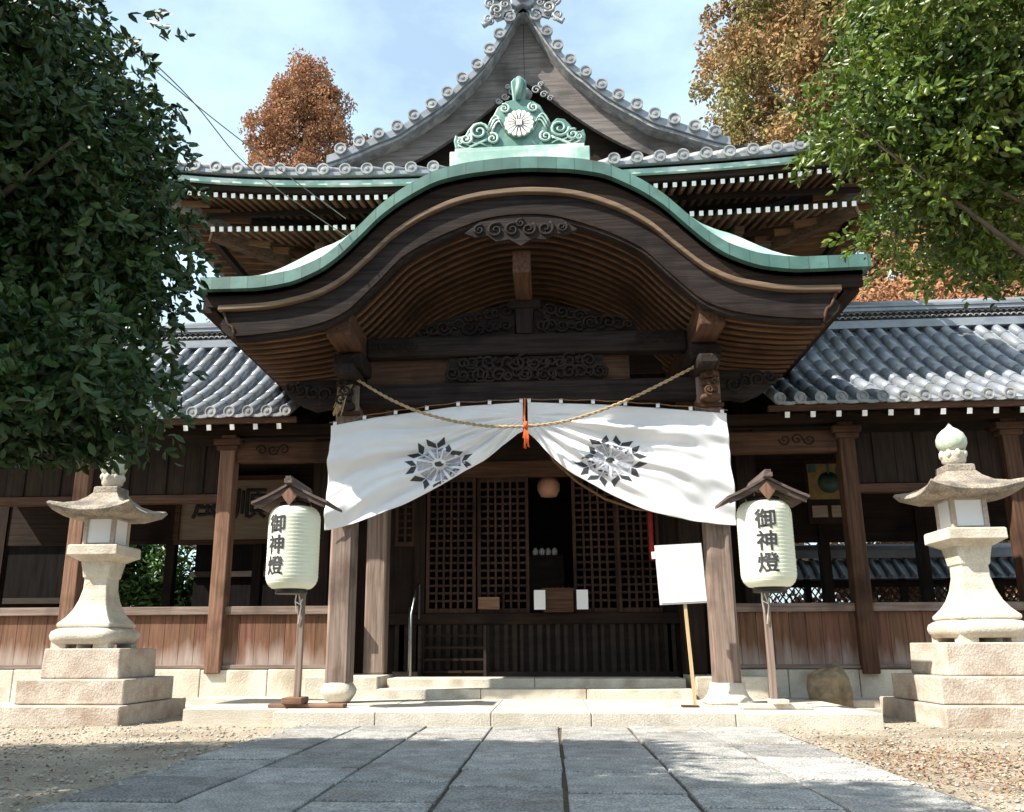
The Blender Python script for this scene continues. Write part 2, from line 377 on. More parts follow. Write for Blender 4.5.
# ------------------------------------------------------------------ WINGS (corridors)
def wing(sx, label):
    t = thing('side_corridor', label, 'corridor', (sx * 6.5, 11.9, 0), 'tile roofed open corridors flanking the porch')
    X = lambda a: a * sx
    def bx(mb, a, b, *r, **k):
        xa, xb = sorted((X(a), X(b))); return mb.box(xa, xb, *r, **k)
    # stone base as blocks
    mm = MB(); a = 2.6
    while a < 10: 
        b = a + rnd.uniform(.75, 1.1); bx(mm, a + .004, b - .004, 11.80, 12.05, .02, .5 - rnd.uniform(0, .008)); a = b
    mm.build('stone_base', M['stone'], t, bevel=.012)
    posts = [4.45, 6.65, 8.85]
    for px in posts:
        mm = MB(); bx(mm, px - .11, px + .11, 11.74, 11.96, .5 if px > 5 else .44, 3.86)
        mm.build('post', wood('pale' if sx < 0 else 'mid', 'z'), t, bevel=.015)  # right posts get darker wood: that corridor's shade is put into the colour
        mm = MB(); bx(mm, px - .2, px + .2, 11.68, 12.02, 3.70, 3.80); bx(mm, px - .16, px + .16, 11.70, 12.0, 3.62, 3.70)
        mm.build('bracket', wood('mid', 'x'), t, bevel=.02)
    # boarded low wall between posts
    edges = [2.6] + posts + [10.0]
    for i in range(len(edges) - 1):
        a0, b0 = edges[i] + (.11 if i else 0), edges[i + 1] - .11
        mm = MB(); a = a0; w = (b0 - a0) / round((b0 - a0) / .21)
        while a < b0 - .02:
            bx(mm, a + .003, a + w - .003, 11.86, 11.89 + rnd.uniform(0, .006), .5, 1.24); a += w
        mm.build('wall_boards', M['wallboard'], t)
        mm = MB(); bx(mm, a0, b0, 11.80, 11.95, 1.245, 1.36); bx(mm, a0, b0, 11.82, 11.93, .505, .56)
        mm.build('rail', wood('bleach', 'x'), t, bevel=.008)
    # upper boarded wall
    for i in (1, 2, 3):
        a0, b0 = edges[i] + .11, edges[i + 1] - .11
        mm = MB(); a = a0
        n = 7; w = (b0 - a0) / n
        for k in range(n): bx(mm, a0 + k * w + .003, a0 + (k + 1) * w - .003, 11.86, 11.89 + rnd.uniform(0, .01), 3.0, 3.72)
        for k in range(1, n, 2): bx(mm, a0 + k * w - .02, a0 + k * w + .02, 11.83, 11.855, 3.0, 3.72)
        mm.build('upper_boards', wood('dark', 'z', .2), t)
        mm = MB(); bx(mm, a0, b0, 11.80, 11.95, 2.86, 2.98)
        mm.build('lintel', wood('mid', 'x'), t, bevel=.01)
    mm = MB(); bx(mm, 2.6, 10, 11.76, 11.98, 3.86, 4.0); mm.build('wall_plate', wood('dark', 'x'), t)
    # carved tie beam to the porch
    mm = MB(); bx(mm, 2.6, 4.34, 11.78, 11.94, 3.44, 3.76)
    tb = mm.build('tie_beam', wood('mid', 'x'), t, bevel=.03)
    mm = MB()
    for k in range(3):
        spiral(mm, X(3.95 - k * .17), 11.775, 3.62, .075, 1.3, 0 if k % 2 else 3.1, sx, .012, 16)
    mm.build('scroll_carving', wood('dark', 'x'), tb)
    # rear posts, rail and floor, ceiling
    for px in (3.4, 4.9, 6.5, 8.2, 9.7):
        mm = MB(); bx(mm, px - .08, px + .08, 14.55, 14.71, .1, 4.0); mm.build('rear_post', wood('dark', 'z'), t)
    mm = MB(); bx(mm, 2.6, 10, 14.58, 14.66, 2.50 if sx > 0 else 2.60, 3.95)
    if sx > 0: bx(mm, 2.6, 10, 14.58, 14.68, .3, 1.25)
    else: bx(mm, 2.6, 10, 14.58, 14.68, .3, 1.30)
    mm.build('rear_rail', wood('dark', 'x'), t)
    mm = MB(); bx(mm, 2.6, 10, 11.9, 14.7, 3.95, 3.99); bx(mm, 2.6, 10, 12.05, 14.6, .25, .32)
    mm.build('ceiling_and_floor', M['void'], t)
    # roof: eave y 11.2 z 4.0, slope .75, ridge y 13.9
    x0, x1 = 3.42, 11.0
    ye, ze, yr, zr = 11.2, 4.02, 13.9, 6.04
    def zc(y):
        t_ = (y - ye) / (yr - ye); return ze + (zr - ze) * t_ - .16 * math.sin(math.pi * t_)
    mm = MB()
    nv = 16
    pts = [(ye + (yr - ye) * k / nv) for k in range(nv + 1)]
    yback = 16.6
    sp = .272; n = int((x1 - x0) / sp)
    for k in range(n + 1):
        xc = X(x0 + sp * k)
        # pan tiles as stepped courses between the rolls
        if k < n:
            xa = X(x0 + sp * k + .05); xb = X(x0 + sp * (k + 1) - .05); xm = (xa + xb) / 2
            rows = 13
            for r_ in range(rows):
                ya = ye + (yr - ye) * r_ / rows; yb = ye + (yr - ye) * (r_ + 1) / rows + .02
                za, zb = zc(ya) + .016, zc(yb)
                vs = [(xa, ya, za), (xm, ya, za - .03), (xb, ya, za), (xa, yb, zb), (xm, yb, zb - .03), (xb, yb, zb),
                      (xa, ya, za - .035), (xm, ya, za - .065), (xb, ya, za - .035)]
                fs = [(0, 1, 4, 3), (1, 2, 5, 4), (6, 7, 1, 0), (7, 8, 2, 1)]
                if sx < 0: fs = [tuple(reversed(f)) for f in fs]
                mm.add(vs, fs, 0)
        # cover roll: short segments, each slightly tapering
        segs = 7
        for r_ in range(segs):
            ya = ye + (yr - ye) * r_ / segs; yb = ye + (yr - ye) * (r_ + 1) / segs
            mm.tube([(xc, ya, zc(ya) + .035), (xc, yb, zc(yb) + .03)], [.079, .075], 10, 0, True, True)
    tl = mm.build('tile_slope', M['tile'], t)
    mm = MB()
    for sgn in (0,):
        xa, xb = sorted((X(x0 - .1), X(x1)))
        vs = []
        for k in range(nv + 1): vs += [(xa, pts[k], zc(pts[k]) - .07), (xb, pts[k], zc(pts[k]) - .07)]
        mm.add(vs, [(2 * k, 2 * k + 1, 2 * k + 3, 2 * k + 2) for k in range(nv)])
        mm.add([(xa, yr, zr), (xb, yr, zr), (xb, yback, 4.0), (xa, yback, 4.0)], [(0, 1, 2, 3)])
    mm.build('roof_deck', wood('dark', 'x'), t)
    for k in range(0, n + 1):
        if x0 + sp * k > 8.6: break
        mm = MB(); mm.disc_y((X(x0 + sp * k), ye - .05, ze + .035), .082, .06); mm.build('eave_tile_end', M['tileend'], t)
    mm = MB()              # scalloped pan ends between round ends
    q = np.array(sorted(X(v) for v in np.linspace(x0 - .03, x0 + sp * n, n * 8)))
    sc = .03 * np.abs(np.sin(math.pi * (np.abs(q) - x0) / sp)) ** .7
    mm.band(q, ze + .015 - sc, ze - .025 - sc, ye - .035, ye + .02)
    mm.build('eave_pan_edge', M['tileend'], t)
    mm = MB(); bx(mm, x0 - .15, x1, ye + .0, ye + .06, ze - .13, ze - .055)
    mm.build('eave_board', wood('mid', 'x'), t)
    # rafters with white painted ends
    k = 0; a = x0 + .1
    while a < 8.6:
        mm = MB(); mm.beam((X(a), ye + .03, ze - .18), (X(a), 13.0, ze + .62), .06, .075)
        rf = mm.build('rafter', wood('dark', 'y'), t)
        mm = MB(); mm.beam((X(a), ye + .02, ze - .184), (X(a), ye + .032, ze - .180), .064, .08); mm.build('rafter_end', M['white'], rf)
        a += .34
    # ridge
    mm = MB()
    bx(mm, x0 - .1, x1, yr - .20, yr + .20, zr - .05, zr + .05)
    bx(mm, x0 - .1, x1, yr - .16, yr + .16, zr + .05, zr + .10)
    bx(mm, x0 - .1, x1, yr - .11, yr + .11, zr + .10, zr + .27, 1)
    bx(mm, x0 - .1, x1, yr - .16, yr + .16, zr + .27, zr + .33)
    bx(mm, x0 - .1, x1, yr - .18, yr + .18, zr + .335, zr + .375)
    mm.tube([(X(x0 - .1), yr, zr + .40), (X(x1), yr, zr + .40)], .10, 12)
    mm.build('ridge', [M['tile'], M['void']], t)
    mm = MB(); a = x0
    while a < 9.4:
        for q in (0, 1):
            c = (X(a + q * .05), yr - .12, zr + .145 + q * .08)
            mm.tube([(c[0] + .045 * math.cos(w_ * math.pi / 6), c[1], c[2] + .04 * math.sin(w_ * math.pi / 6)) for w_ in range(0, 7)], .012, 5)
        a += .1
    mm.build('ridge_pattern', M['tileend'], t)
    return t
wing(-1, 'long open corridor on the left with a sunlit grey tile roof and board walls')
wing(1, 'long open corridor on the right with a partly shaded tile roof and board walls')

# ------------------------------------------------------------------ PORCH with undulating gable
porch = thing('entrance_porch', 'entrance porch with a bow-curved green copper roof on two square columns', 'porch', (0, 10.4, .15))
Kt = pchip([0, .5, .95, 1.34, 1.67, 1.97, 2.2, 2.45, 2.85, 3.25, 4.02], [6.60, 6.57, 6.49, 6.30, 6.06, 5.75, 5.52, 5.34, 5.19, 5.145, 5.15])
Kb = pchip([0, .35, .66, 1.1, 1.53, 1.87, 2.2, 2.57, 3.2, 3.70, 4.02], [6.21, 6.19, 6.14, 5.98, 5.71, 5.38, 5.09, 4.91, 4.80, 4.79, 4.80])
Kl = pchip([0, .3, .66, 1.4, 1.76, 2.15, 2.5, 3.0, 3.45, 4.0], [5.86, 5.84, 5.74, 5.38, 5.01, 4.64, 4.50, 4.42, 4.39, 4.39])
NX = 121
xs = np.linspace(-3.89, 4.0, NX); zt = Kt(xs)
# copper roof surface rising behind its front edge
def hump(x): 
    a = abs(x); return .48 * math.exp(-((a - 2.55) / .62) ** 2) + .10 * max(0, 1 - a / 1.5)
def rf(u, v):
    x = -3.89 + 7.89 * u; y = 9.10 + 3.5 * v ** 1.6
    return (x, y, float(Kt(x)) + hump(x) * (1 - math.exp(-(y - 9.1) / .28)) + .002)
m = MB(); m.grid(rf, 100, 24); roof = m.build('copper_roof', M['copperpale'], porch)
m = MB(); m.band(xs, zt, zt - .155, 9.10, 9.19)
for sx in (-1, 1):
    if sx < 0: m.box(-3.89, -3.83, 9.19, 12.5, 4.995, 5.14)
    else: m.box(3.93, 4.0, 9.19, 12.5, 4.995, 5.14)
edge = m.build('copper_edge', M['copperseam'], porch)
x2 = np.linspace(-3.82, 3.93, NX)
m = MB(); m.band(x2, Kt(x2) - .157, Kb(np.clip(x2, -3.7, 3.7)) + .02, 9.22, 9.27)
for k in range(2): m.band(x2, Kt(x2) - .157 - .0, Kt(x2) - .20 - .0, 9.195 + k * 0, 9.22)
m.build('eave_fascia', wood('dark', 'x'), porch)
x3 = np.linspace(-3.68, 3.68, NX)
m = MB(); m.band(x3, Kb(x3) + .035, Kb(x3) - .035, 9.19, 9.30); m.build('pale_batten', M['batten'], porch, bevel=.012)
# main bargeboard with curled ends
x4 = np.linspace(-3.45, 3.45, NX)
m = MB(); m.band(x4, Kb(x4) - .037, Kl(x4), 9.26, 9.36)
for sx in (-1, 1):
    poly = [(3.45, 4.76), (3.67, 4.755), (3.62, 4.68), (3.66, 4.60), (3.63, 4.52), (3.56, 4.46), (3.45, 4.39)]
    poly = [(sx * a, b) for a, b in poly]
    if sx > 0: poly = poly[::-1]
    m.prism(poly, 9.26, 9.36)
bb = m.build('bargeboard', wood('grey', 'x'), porch)
m = MB(); m.band(x4, Kl(x4) + .075, Kl(x4) + .045, 9.235, 9.26); m.build('edge_bead', wood('dark', 'x'), bb)
for sx in (-1, 1):
    m = MB(); pts = [(sx * (3.46 + .19 * t), 9.245, 4.40 + .36 * t ** .7 + .03 * math.sin(t * 9)) for t in np.linspace(0, 1, 12)]
    m.tube(pts, .016, 6); m.build('curled_end', wood('mid', 'x'), bb)
# soffit boards above the ribs
x5 = np.linspace(-3.72, 3.72, NX)
zS = Kl(np.clip(x5, -3.4, 3.4)) + .22
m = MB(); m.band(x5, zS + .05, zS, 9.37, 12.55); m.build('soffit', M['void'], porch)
for sx in (-1, 1):
    m = MB(); m.box(min(sx * 3.72, sx * 3.90), max(sx * 3.72, sx * 3.90), 9.28, 12.5, 4.76, 4.99); m.build('side_fascia', wood('dark', 'y'), porch)
# curved ribs following the gable curve
x6 = np.linspace(-3.60, 3.60, 97); zR = Kl(np.clip(x6, -3.4, 3.4)) + .10
for k in range(15):
    y = 9.46 + .19 * k
    m = MB(); m.band(x6, zR + .034, zR + .008, y, y + .05); m.build('curved_rib', wood('rib', 'x'), porch)
# purlins
for sx in (-1, 1):
    m = MB(); m.box(sx * 2.24 - .15, sx * 2.24 + .15, 9.40, 12.5, 4.46, 4.80); m.build('purlin', wood('mid', 'y'), porch, bevel=.02)
    m = MB(); m.box(sx * 2.24 - .20, sx * 2.24 + .20, 9.95, 10.8, 4.24, 4.44); m.box(sx * 2.24 - .13, sx * 2.24 + .13, 9.75, 10.9, 4.10, 4.24)
    m.build('column_bracket', wood('grey', 'y'), porch, bevel=.03)
m = MB(); m.box(-.11, .11, 9.42, 12.5, 5.22, 5.52); m.build('ridge_purlin', wood('mid', 'y'), porch, bevel=.02)
# carved pendant under the crown of the gable
m = MB()
poly = [(-.68, 5.66), (-.50, 5.80), (-.2, 5.84), (.2, 5.84), (.50, 5.80), (.68, 5.66), (.55, 5.60), (.40, 5.62), (.30, 5.54), (.14, 5.56), (0, 5.47), (-.14, 5.56), (-.30, 5.54), (-.40, 5.62), (-.55, 5.60)]
m.prism(poly, 9.21, 9.26)
for k, (cx, cz, r_, fl) in enumerate([(-.5, 5.69, .06, 1), (.5, 5.69, .06, -1), (-.3, 5.68, .09, 1), (.3, 5.68, .09, -1), (-.1, 5.68, .08, 1), (.1, 5.68, .08, -1), (0, 5.76, .05, 1)]):
    spiral(m, cx, 9.20, cz, r_, 1.5, 1.0, fl, .02)
m.build('gable_pendant', wood('grey', 'x'), porch)
# columns and bases
for sx in (-1, 1):
    X0 = sx * 2.305
    m = MB(); a = .148; c = .035
    prof = [(-a, -a + c), (-a + c, -a), (a - c, -a), (a, -a + c), (a, a - c), (a - c, a), (-a + c, a), (-a, a - c)]
    vs = [(X0 + p[0], 10.4 + p[1], z) for z in (.385, 4.12) for p in prof]
    m.add(vs, [(i, (i + 1) % 8, 8 + (i + 1) % 8, 8 + i) for i in range(8)] + [tuple(range(7, -1, -1)), tuple(range(8, 16))])
    col = m.build('column', wood('bleach', 'z'), porch)
    if sx < 0:
        m = MB(); m.lathe([(.10, 0), (.14, .02), (.19, .10), (.20, .15), (.17, .20), (.15, .235)], (X0, 10.4, .15), 32, sq=4)
    else:
        m = MB(); m.lathe([(.27, 0), (.27, .03), (.22, .09), (.19, .16), (.185, .235)], (X0, 10.4, .15), 32, sq=5)
    m.build('column_base', M['stone'], porch)
# beams
m = MB(); m.box(-2.7, 2.7, 10.30, 10.50, 3.83, 4.12); m.build('lower_beam', wood('grey', 'x'), porch, bevel=.03)
m = MB(); m.box(-2.1, 2.1, 10.28, 10.52, 4.48, 4.77)
rb = m.build('rainbow_beam', wood('grey', 'x'), porch, bevel=.05)
for sx in (-1, 1):
    m = MB()
    for k in range(3): spiral(m, sx * (1.85 - .18 * k), 10.275, 4.63, .08, 1.3, 0, sx, .013)
    m.build('scroll_carving', wood('dark', 'x'), rb)
m = MB(); m.box(-1.0, 1.0, 10.36, 10.40, 4.13, 4.47)
carving(m, -1.0, 1.0, 10.34, lambda x: 4.14, lambda x: 4.46 - .1 * (abs(x) > .85), 17, 3, .024, (.06, .11))
m.build('carved_frieze', wood('grey', 'x'), porch)
for sx in (-1, 1):
    m = MB(); m.box(min(sx * 1.0, sx * 2.1), max(sx * 1.0, sx * 1.35), 10.44, 10.47, 4.12, 4.48); m.build('frieze_board', wood('mid', 'x'), porch)
# tympanum
m = MB(); poly = [(x, float(Kl(x)) + .19) for x in np.linspace(-2.0, 2.0, 41)]; poly = [(2.0, 4.77), (-2.0, 4.77)] + poly
m.prism(poly[::-1], 12.1, 12.14); m.build('tympanum_board', M['void'], porch)
m = MB(); m.prism([(-.10, 4.77), (.10, 4.77), (.12, 5.1), (.2, 5.22), (-.2, 5.22), (-.12, 5.1)], 10.30, 10.5)
m.box(-.22, .22, 10.25, 10.55, 5.12, 5.22); m.build('king_strut', wood('grey', 'z'), porch, bevel=.015)
for sx in (-1, 1):
    m = MB()
    f1 = lambda x: 4.79; f2 = lambda x: 4.83 + .42 * (1 - min(1, abs(x) / 1.5)) ** .6
    pl = [(sx * .13, 4.775)] + [(sx * a, f2(a)) for a in np.linspace(.13, 1.42, 14)] + [(sx * 1.5, 4.775)]
    if sx < 0: pl = pl
    else: pl = pl[::-1]
    m.prism(pl, 10.38, 10.42)
    carving(m, sx * .18, sx * 1.4, 10.36, f1, f2, 10, 12 + sx, .022, (.05, .11))
    m.build('carved_tympanum', wood('grey', 'x'), porch)
# carved noses at column heads
def nose(mb, cx, cy, cz, dx, dy, L, seed):
    r_ = random.Random(seed)
    px = Vector((dy, -dx, 0))
    for k in range(5):
        t = (k + .5) / 5; p = Vector((cx + dx * L * t, cy + dy * L * t, cz + .12 * math.sin(t * 3) - .05 * t))
        for s_ in (-1, 1):
            q = p + px * s_ * .06
            prof = [(.02, -.09), (.07, -.06), (.09, 0), (.07, .06), (.02, .09)]
            sc = (1.15 - .5 * t)
            mb.lathe([(a * sc, b * sc) for a, b in prof], (q.x, q.y, q.z + r_.uniform(-.02, .02)), 10)
for sx in (-1, 1):
    m = MB()
    pl = [(2.46, 3.86), (2.75, 3.80), (2.95, 3.88), (3.10, 3.98), (3.22, 4.12), (3.02, 4.12), (2.95, 4.20), (2.46, 4.20)]
    pl = [(sx * a, b) for a, b in pl]
    if sx < 0: pl = pl[::-1]
    m.prism(pl, 10.31, 10.47)
    for k in range(4): spiral(m, sx * (2.62 + .15 * k), 10.29, 4.0 + .03 * k, .085, 1.4, 2.0 * k, -sx, .022)
    m.build('carved_beam_end', wood('grey', 'x'), porch)
    m = MB()
    for k, (z, w) in enumerate([(4.20, .13), (4.08, .12), (3.98, .10), (3.88, .09), (3.79, .13)]):
        m.lathe([(w * .3, -.055), (w * .95, -.03), (w, 0), (w * .9, .03), (w * .3, .055)], (sx * 2.30, 10.15 - .03 * (k % 2), z), 16)
    for k in range(4): spiral(m, sx * 2.30 + .03 * (-1) ** k, 10.01, 4.18 - .11 * k, .06, 1.3, k * 1.7, (-1) ** k, .018)
    m.build('carved_lion_nose', wood('mid' if sx > 0 else 'grey', 'z'), porch)
    m = MB(); m.box(sx * 2.3 - .17, sx * 2.3 + .17, 10.20, 10.26, 3.69, 3.74); m.build('nose_shelf', wood('mid', 'x'), porch)
# curved struts that tie porch to hall
for sx in (-1, 1):
    m = MB(); n = 10
    pts = [(sx * 2.24, 10.5 + 2.1 * t, 3.9 + .35 * math.sin(math.pi * t * .5)) for t in np.linspace(0, 1, n)]
    for i in range(n - 1): m.beam(pts[i], pts[i + 1], .16, .26)
    m.build('tie_beam', wood('mid', 'y'), porch)

# green copper ridge ornament
orn = thing('ridge_ornament', 'green copper ridge-end ornament with round flower crest on the porch roof', 'ornament', (0, 9.2, 6.6))
m = MB(); 
m.band(np.linspace(-.86, .86, 25), 6.74 + .0 * np.linspace(-.86, .86, 25), np.minimum(Kt(np.linspace(-.86, .86, 25)) + .0, 6.6) - .03, 9.14, 9.6)
m.box(-.80, .80, 9.17, 9.55, 6.742, 6.80); m.build('base', M['copperpale'], orn, bevel=.01)
half = [(0, 7.78), (.05, 7.80), (.10, 7.74), (.09, 7.62), (.075, 7.48), (.16, 7.46), (.27, 7.38), (.335, 7.24), (.35, 7.10), (.40, 7.12), (.47, 7.19), (.57, 7.17), (.64, 7.08), (.68, 7.00), (.76, 6.99), (.80, 7.02), (.82, 6.93), (.80, 6.82), (.6, 6.80), (0, 6.80)]
poly = half + [(-x, z) for x, z in half[::-1] if x > 0]
m = MB(); m.prism(poly, 9.2, 9.30); m.build('body', M['copper'], orn, bevel=.015)
for sx in (-1, 1):
    m = MB()
    spiral(m, sx * .50, 9.18, 7.03, .11, 1.6, 0, -sx, .022); spiral(m, sx * .66, 9.18, 6.93, .07, 1.5, 1, sx, .02)
    spiral(m, sx * .33, 9.18, 6.92, .07, 1.5, 2, sx, .02); spiral(m, sx * .74, 9.18, 6.90, .04, 1.5, 2, sx, .015); spiral(m, sx * .18, 9.18, 7.34, .06, 1.5, 2, sx, .015)
    for k in range(3):
        m.tube([(sx * (.12 + .22 * t + .02 * k), 9.18, 6.86 + .04 * k + .30 * math.sin(t * 2.6)) for t in np.linspace(.2, 1, 9)], .014, 6)
    for k in range(4):
        m.tube([(sx * (.40 + .40 * t), 9.185, 6.82 + .03 * k + .05 * math.sin(t * 6 + k)) for t in np.linspace(0, .9, 9)], .010, 5)
    m.build('scroll', M['copperpale'], orn)
m = MB(); m.tube([(0, 9.19, 7.76), (.02, 9.16, 7.70), (0, 9.16, 7.58), (-.01, 9.19, 7.46)], [.045, .055, .045, .03], 10)
m.build('crown_knob', M['copper'], orn)
m = MB(); m.disc_y((0, 9.17, 7.10), .19, .04, 24); 
for k in range(16):
    a = 2 * math.pi * k / 16
    p = [(0.05, 0), (.17, -.028), (.185, 0), (.17, .028)]
    vs = []
    for yy in (9.135, 9.165):
        vs += [(u * math.cos(a) - w * math.sin(a), yy, 7.10 + u * math.sin(a) + w * math.cos(a)) for u, w in p]
    m.add(vs, [(0, 1, 2, 3), (4, 7, 6, 5), (0, 4, 5, 1), (1, 5, 6, 2), (2, 6, 7, 3), (3, 7, 4, 0)], 1)
m.box(-.035, .035, 9.12, 9.14, 7.065, 7.135, 1)
m.build('flower_crest', [M['copper'], M['plaster']], orn)

# ------------------------------------------------------------------ MAIN HALL
hall = thing('worship_hall', 'tall dark timber hall with a steep tiled front gable rising behind the porch', 'shrine hall', (0, 12.9, .3))
G = pchip([0, .22, .40, .57, .78, 1.03, 1.28, 1.55, 1.84, 2.12, 2.43, 2.75, 3.08, 3.4], [11.58, 11.20, 10.88, 10.59, 10.30, 10.05, 9.79, 9.58, 9.38, 9.19, 9.07, 8.93, 8.80, 8.70])
gx = np.concatenate([-np.linspace(3.3, 0, 50), np.linspace(0, 3.3, 50)[1:]])
gxs = gx
# gable roof shell
m = MB(); m.band(gxs, G(gxs) - .02, G(gxs) - .14, 12.22, 21); m.build('gable_roof', M['tile'], hall)
m = MB(); m.band(gxs, G(gxs) - .142, G(gxs) - .20, 12.20, 12.56); m.build('gable_batten', M['tileend'], hall)
# bargeboards
Gi = pchip([0, .2, .6, 1.24, 1.84, 2.4, 3.0, 3.4], [10.15, 10.03, 9.68, 9.15, 8.77, 8.55, 8.46, 8.44])
for sx in (-1, 1):
    q = np.linspace(0.004, 3.2, 50) * sx; q = np.sort(q)
    top = G(q) - .205; bot = np.minimum(Gi(q), top - .05)
    m = MB(); m.band(q, top, bot, 12.46, 12.54)
    bg = m.build('gable_bargeboard', wood('ash', 'x'), hall)
# gable wall and grille
m = MB(); poly = [(x, float(G(x)) - .25) for x in np.linspace(-3.1, 3.1, 41)]; poly = [(3.1, 8.3), (-3.1, 8.3)] + poly
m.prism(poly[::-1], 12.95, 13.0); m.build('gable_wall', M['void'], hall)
m = MB(); m.box(-1.8, 1.8, 12.80, 12.9, 8.75, 8.95); m.box(-.1, .1, 12.8, 12.92, 8.95, 10.3); m.build('gable_tie', wood('dark', 'x'), hall)
# white scroll pendant of the gable
m = MB()
for sx in (-1, 1):
    for cx, cz, r_ in ((.20, 9.98, .075), (.33, 9.88, .06), (.44, 9.80, .05), (.28, 10.08, .045)): spiral(m, sx * cx, 12.42, cz, r_, 1.4, 0, sx, .018)
m.lathe([(.02, -.02), (.12, -.01), (.14, .05), (.05, .16)], (0, 12.42, 9.86), 14)
m.build('gable_pendant', M['tileend'], hall)
# verge tiles: short rolls running out over the gable edge, round ends to the front
vx = [.22, .40, .57, .78, 1.03, 1.28, 1.55, 1.84, 2.12, 2.43, 2.75, 3.06]
for sx in (-1, 1):
    for a in vx:
        m = MB(); z = float(G(a)); m.disc_y((sx * a, 12.10, z + .02), .102, .06); m.tube([(sx * a, 12.14, z + .02), (sx * a, 12.6, z + .02)], .075, 12)
        m.build('verge_tile', M['tileend'], hall)
m = MB()
for sx in (-1, 1):
    q = np.sort(np.linspace(0.05, 3.3, 40) * sx); m.band(q, G(q) + .01, G(q) - .13, 12.16, 12.22)
m.build('verge_course', M['tile'], hall)
# descending ridges just behind the verge
m = MB()
for sx in (-1, 1):
    pts = [(sx * a, 12.75, float(G(a)) + .10) for a in np.linspace(.1, 3.1, 30)]; m.tube(pts, .10, 10)
m.build('descending_ridge', M['tile'], hall)
# ridge and demon-tile with scrolls
m = MB(); m.box(-.14, .14, 12.2, 21, 11.35, 11.85); m.tube([(0, 12.2, 11.9), (0, 21, 11.9)], .13, 12); m.build('main_ridge', M['tile'], hall)
og = thing('ridge_end_tile', 'grey scrolled ridge-end tile crowning the tip of the upper gable', 'roof ornament', (0, 12.1, 11.3))
m = MB(); hp = [(0, 11.42), (.10, 11.36), (.20, 11.42), (.22, 11.6), (.20, 11.85), (.14, 12.05), (0, 12.12)]
poly = hp + [(-a, b) for a, b in hp[::-1] if a > 0]; m.prism(poly[::-1], 12.05, 12.18); m.build('body', M['tile'], og, bevel=.02)
m = MB(); m.disc_y((0, 12.0, 11.56), .12, .06); m.disc_y((0, 11.98, 11.90), .10, .08); m.build('round_boss', M['tileend'], og)
for sx in (-1, 1):
    m = MB()
    for cx, cz, r_, tr in ((.38, 11.62, .12, .032), (.55, 11.48, .09, .028), (.44, 11.34, .10, .03), (.58, 11.18, .07, .024), (.34, 11.80, .09, .028), (.54, 11.72, .07, .024)):
        spiral(m, sx * cx, 12.08, cz, r_, 1.5, cx * 9, sx, tr)
    for cx, cz, r_, tr in ((.30, 11.45, .07, .022), (.52, 11.38, .05, .02), (.42, 11.83, .06, .02), (.50, 11.60, .05, .018), (.55, 11.12, .06, .024), (.42, 11.24, .06, .02)):
        spiral(m, sx * cx, 12.09, cz, r_, 1.5, cx * 5, -sx, tr)
    m.tube([(sx * .46, 12.1, 11.28), (sx * .56, 12.1, 11.12), (sx * .66, 12.08, 11.02), (sx * .70, 12.06, 11.08)], [.03, .04, .035, .02], 8)
    pl = [(.18, 11.30), (.30, 11.20), (.44, 11.14), (.54, 11.28), (.52, 11.44), (.56, 11.60), (.48, 11.76), (.42, 11.88), (.30, 11.84), (.18, 11.86)]
    pl = [(sx * a, b) for a, b in pl]
    m.prism(pl if sx > 0 else pl[::-1], 12.10, 12.15)
    m.build('side_scroll', M['tileend'], og)
# front skirt roof and side skirts
EY = 10.8
def ez(x): return 7.55 + .34 * (abs(x) / 5.7) ** 3.2
m = MB()
def sk(u, v):
    xe = -5.75 + 11.5 * u; xt = -3.25 + 6.5 * u; x = xe + (xt - xe) * v; y = EY + 1.6 * v
    return (x, y, (ez(xe) - .05) * (1 - v) + 8.42 * v - .06 * math.sin(math.pi * v))
m.grid(sk, 40, 8)
for sx in (-1, 1):
    def sd(u, v, sx=sx):
        ye = EY + 9.5 * u; yt = 12.4 + 7.9 * u; zz = ez(5.3) * (1 - u * 1.0) ** 1 + 7.55 * u if u < .3 else 7.6
        zz = 7.55 + .28 * max(0, 1 - u * 3.5) ** 2
        return (sx * (5.75 - 2.55 * v), ye + (yt - ye) * v, (zz - .05) * (1 - v) + 8.75 * v - .08 * math.sin(math.pi * v))
    m.grid(sd, 24, 8)
m.build('skirt_roof', M['tile'], hall)
k = -17
while k <= 17:
    x = k * .325
    mm = MB(); xt = x * 3.25 / 5.75
    pts = []
    for v in np.linspace(0, 1, 7):
        p = sk((x + 5.75) / 11.5, v); pts.append((p[0], p[1], p[2] + .05))
    mm.tube(pts, .072, 10); mm.disc_y((x, EY - .07, ez(x) + .0), .090, .08)
    if abs(x) > 1.0: mm.build('eave_tile_roll', M['tileend'], hall)
    k += 1
xe = np.linspace(-5.78, 5.78, 60); zE = np.array([ez(v) for v in xe])
m = MB(); m.band(xe, zE - .03, zE - .085, EY - .03, EY + .05); m.build('eave_pan_edge', M['tile'], hall)
m = MB(); m.band(xe, zE - .14, zE - .215, EY + .02, EY + .08); m.build('copper_gutter', M['copperpale'], hall)
m = MB(); m.band(xe, zE - .22, zE - .30, EY + .10, EY + .18); m.build('eave_board', wood('dark', 'x'), hall)
for sx in (-1, 1):
    ys = np.linspace(EY, 20, 30)
    m = MB()
    m.box(min(sx * 5.78, sx * 5.70), max(sx * 5.78, sx * 5.70), EY, 20, 7.62, 7.70); m.build('side_eave_edge', M['tile'], hall)
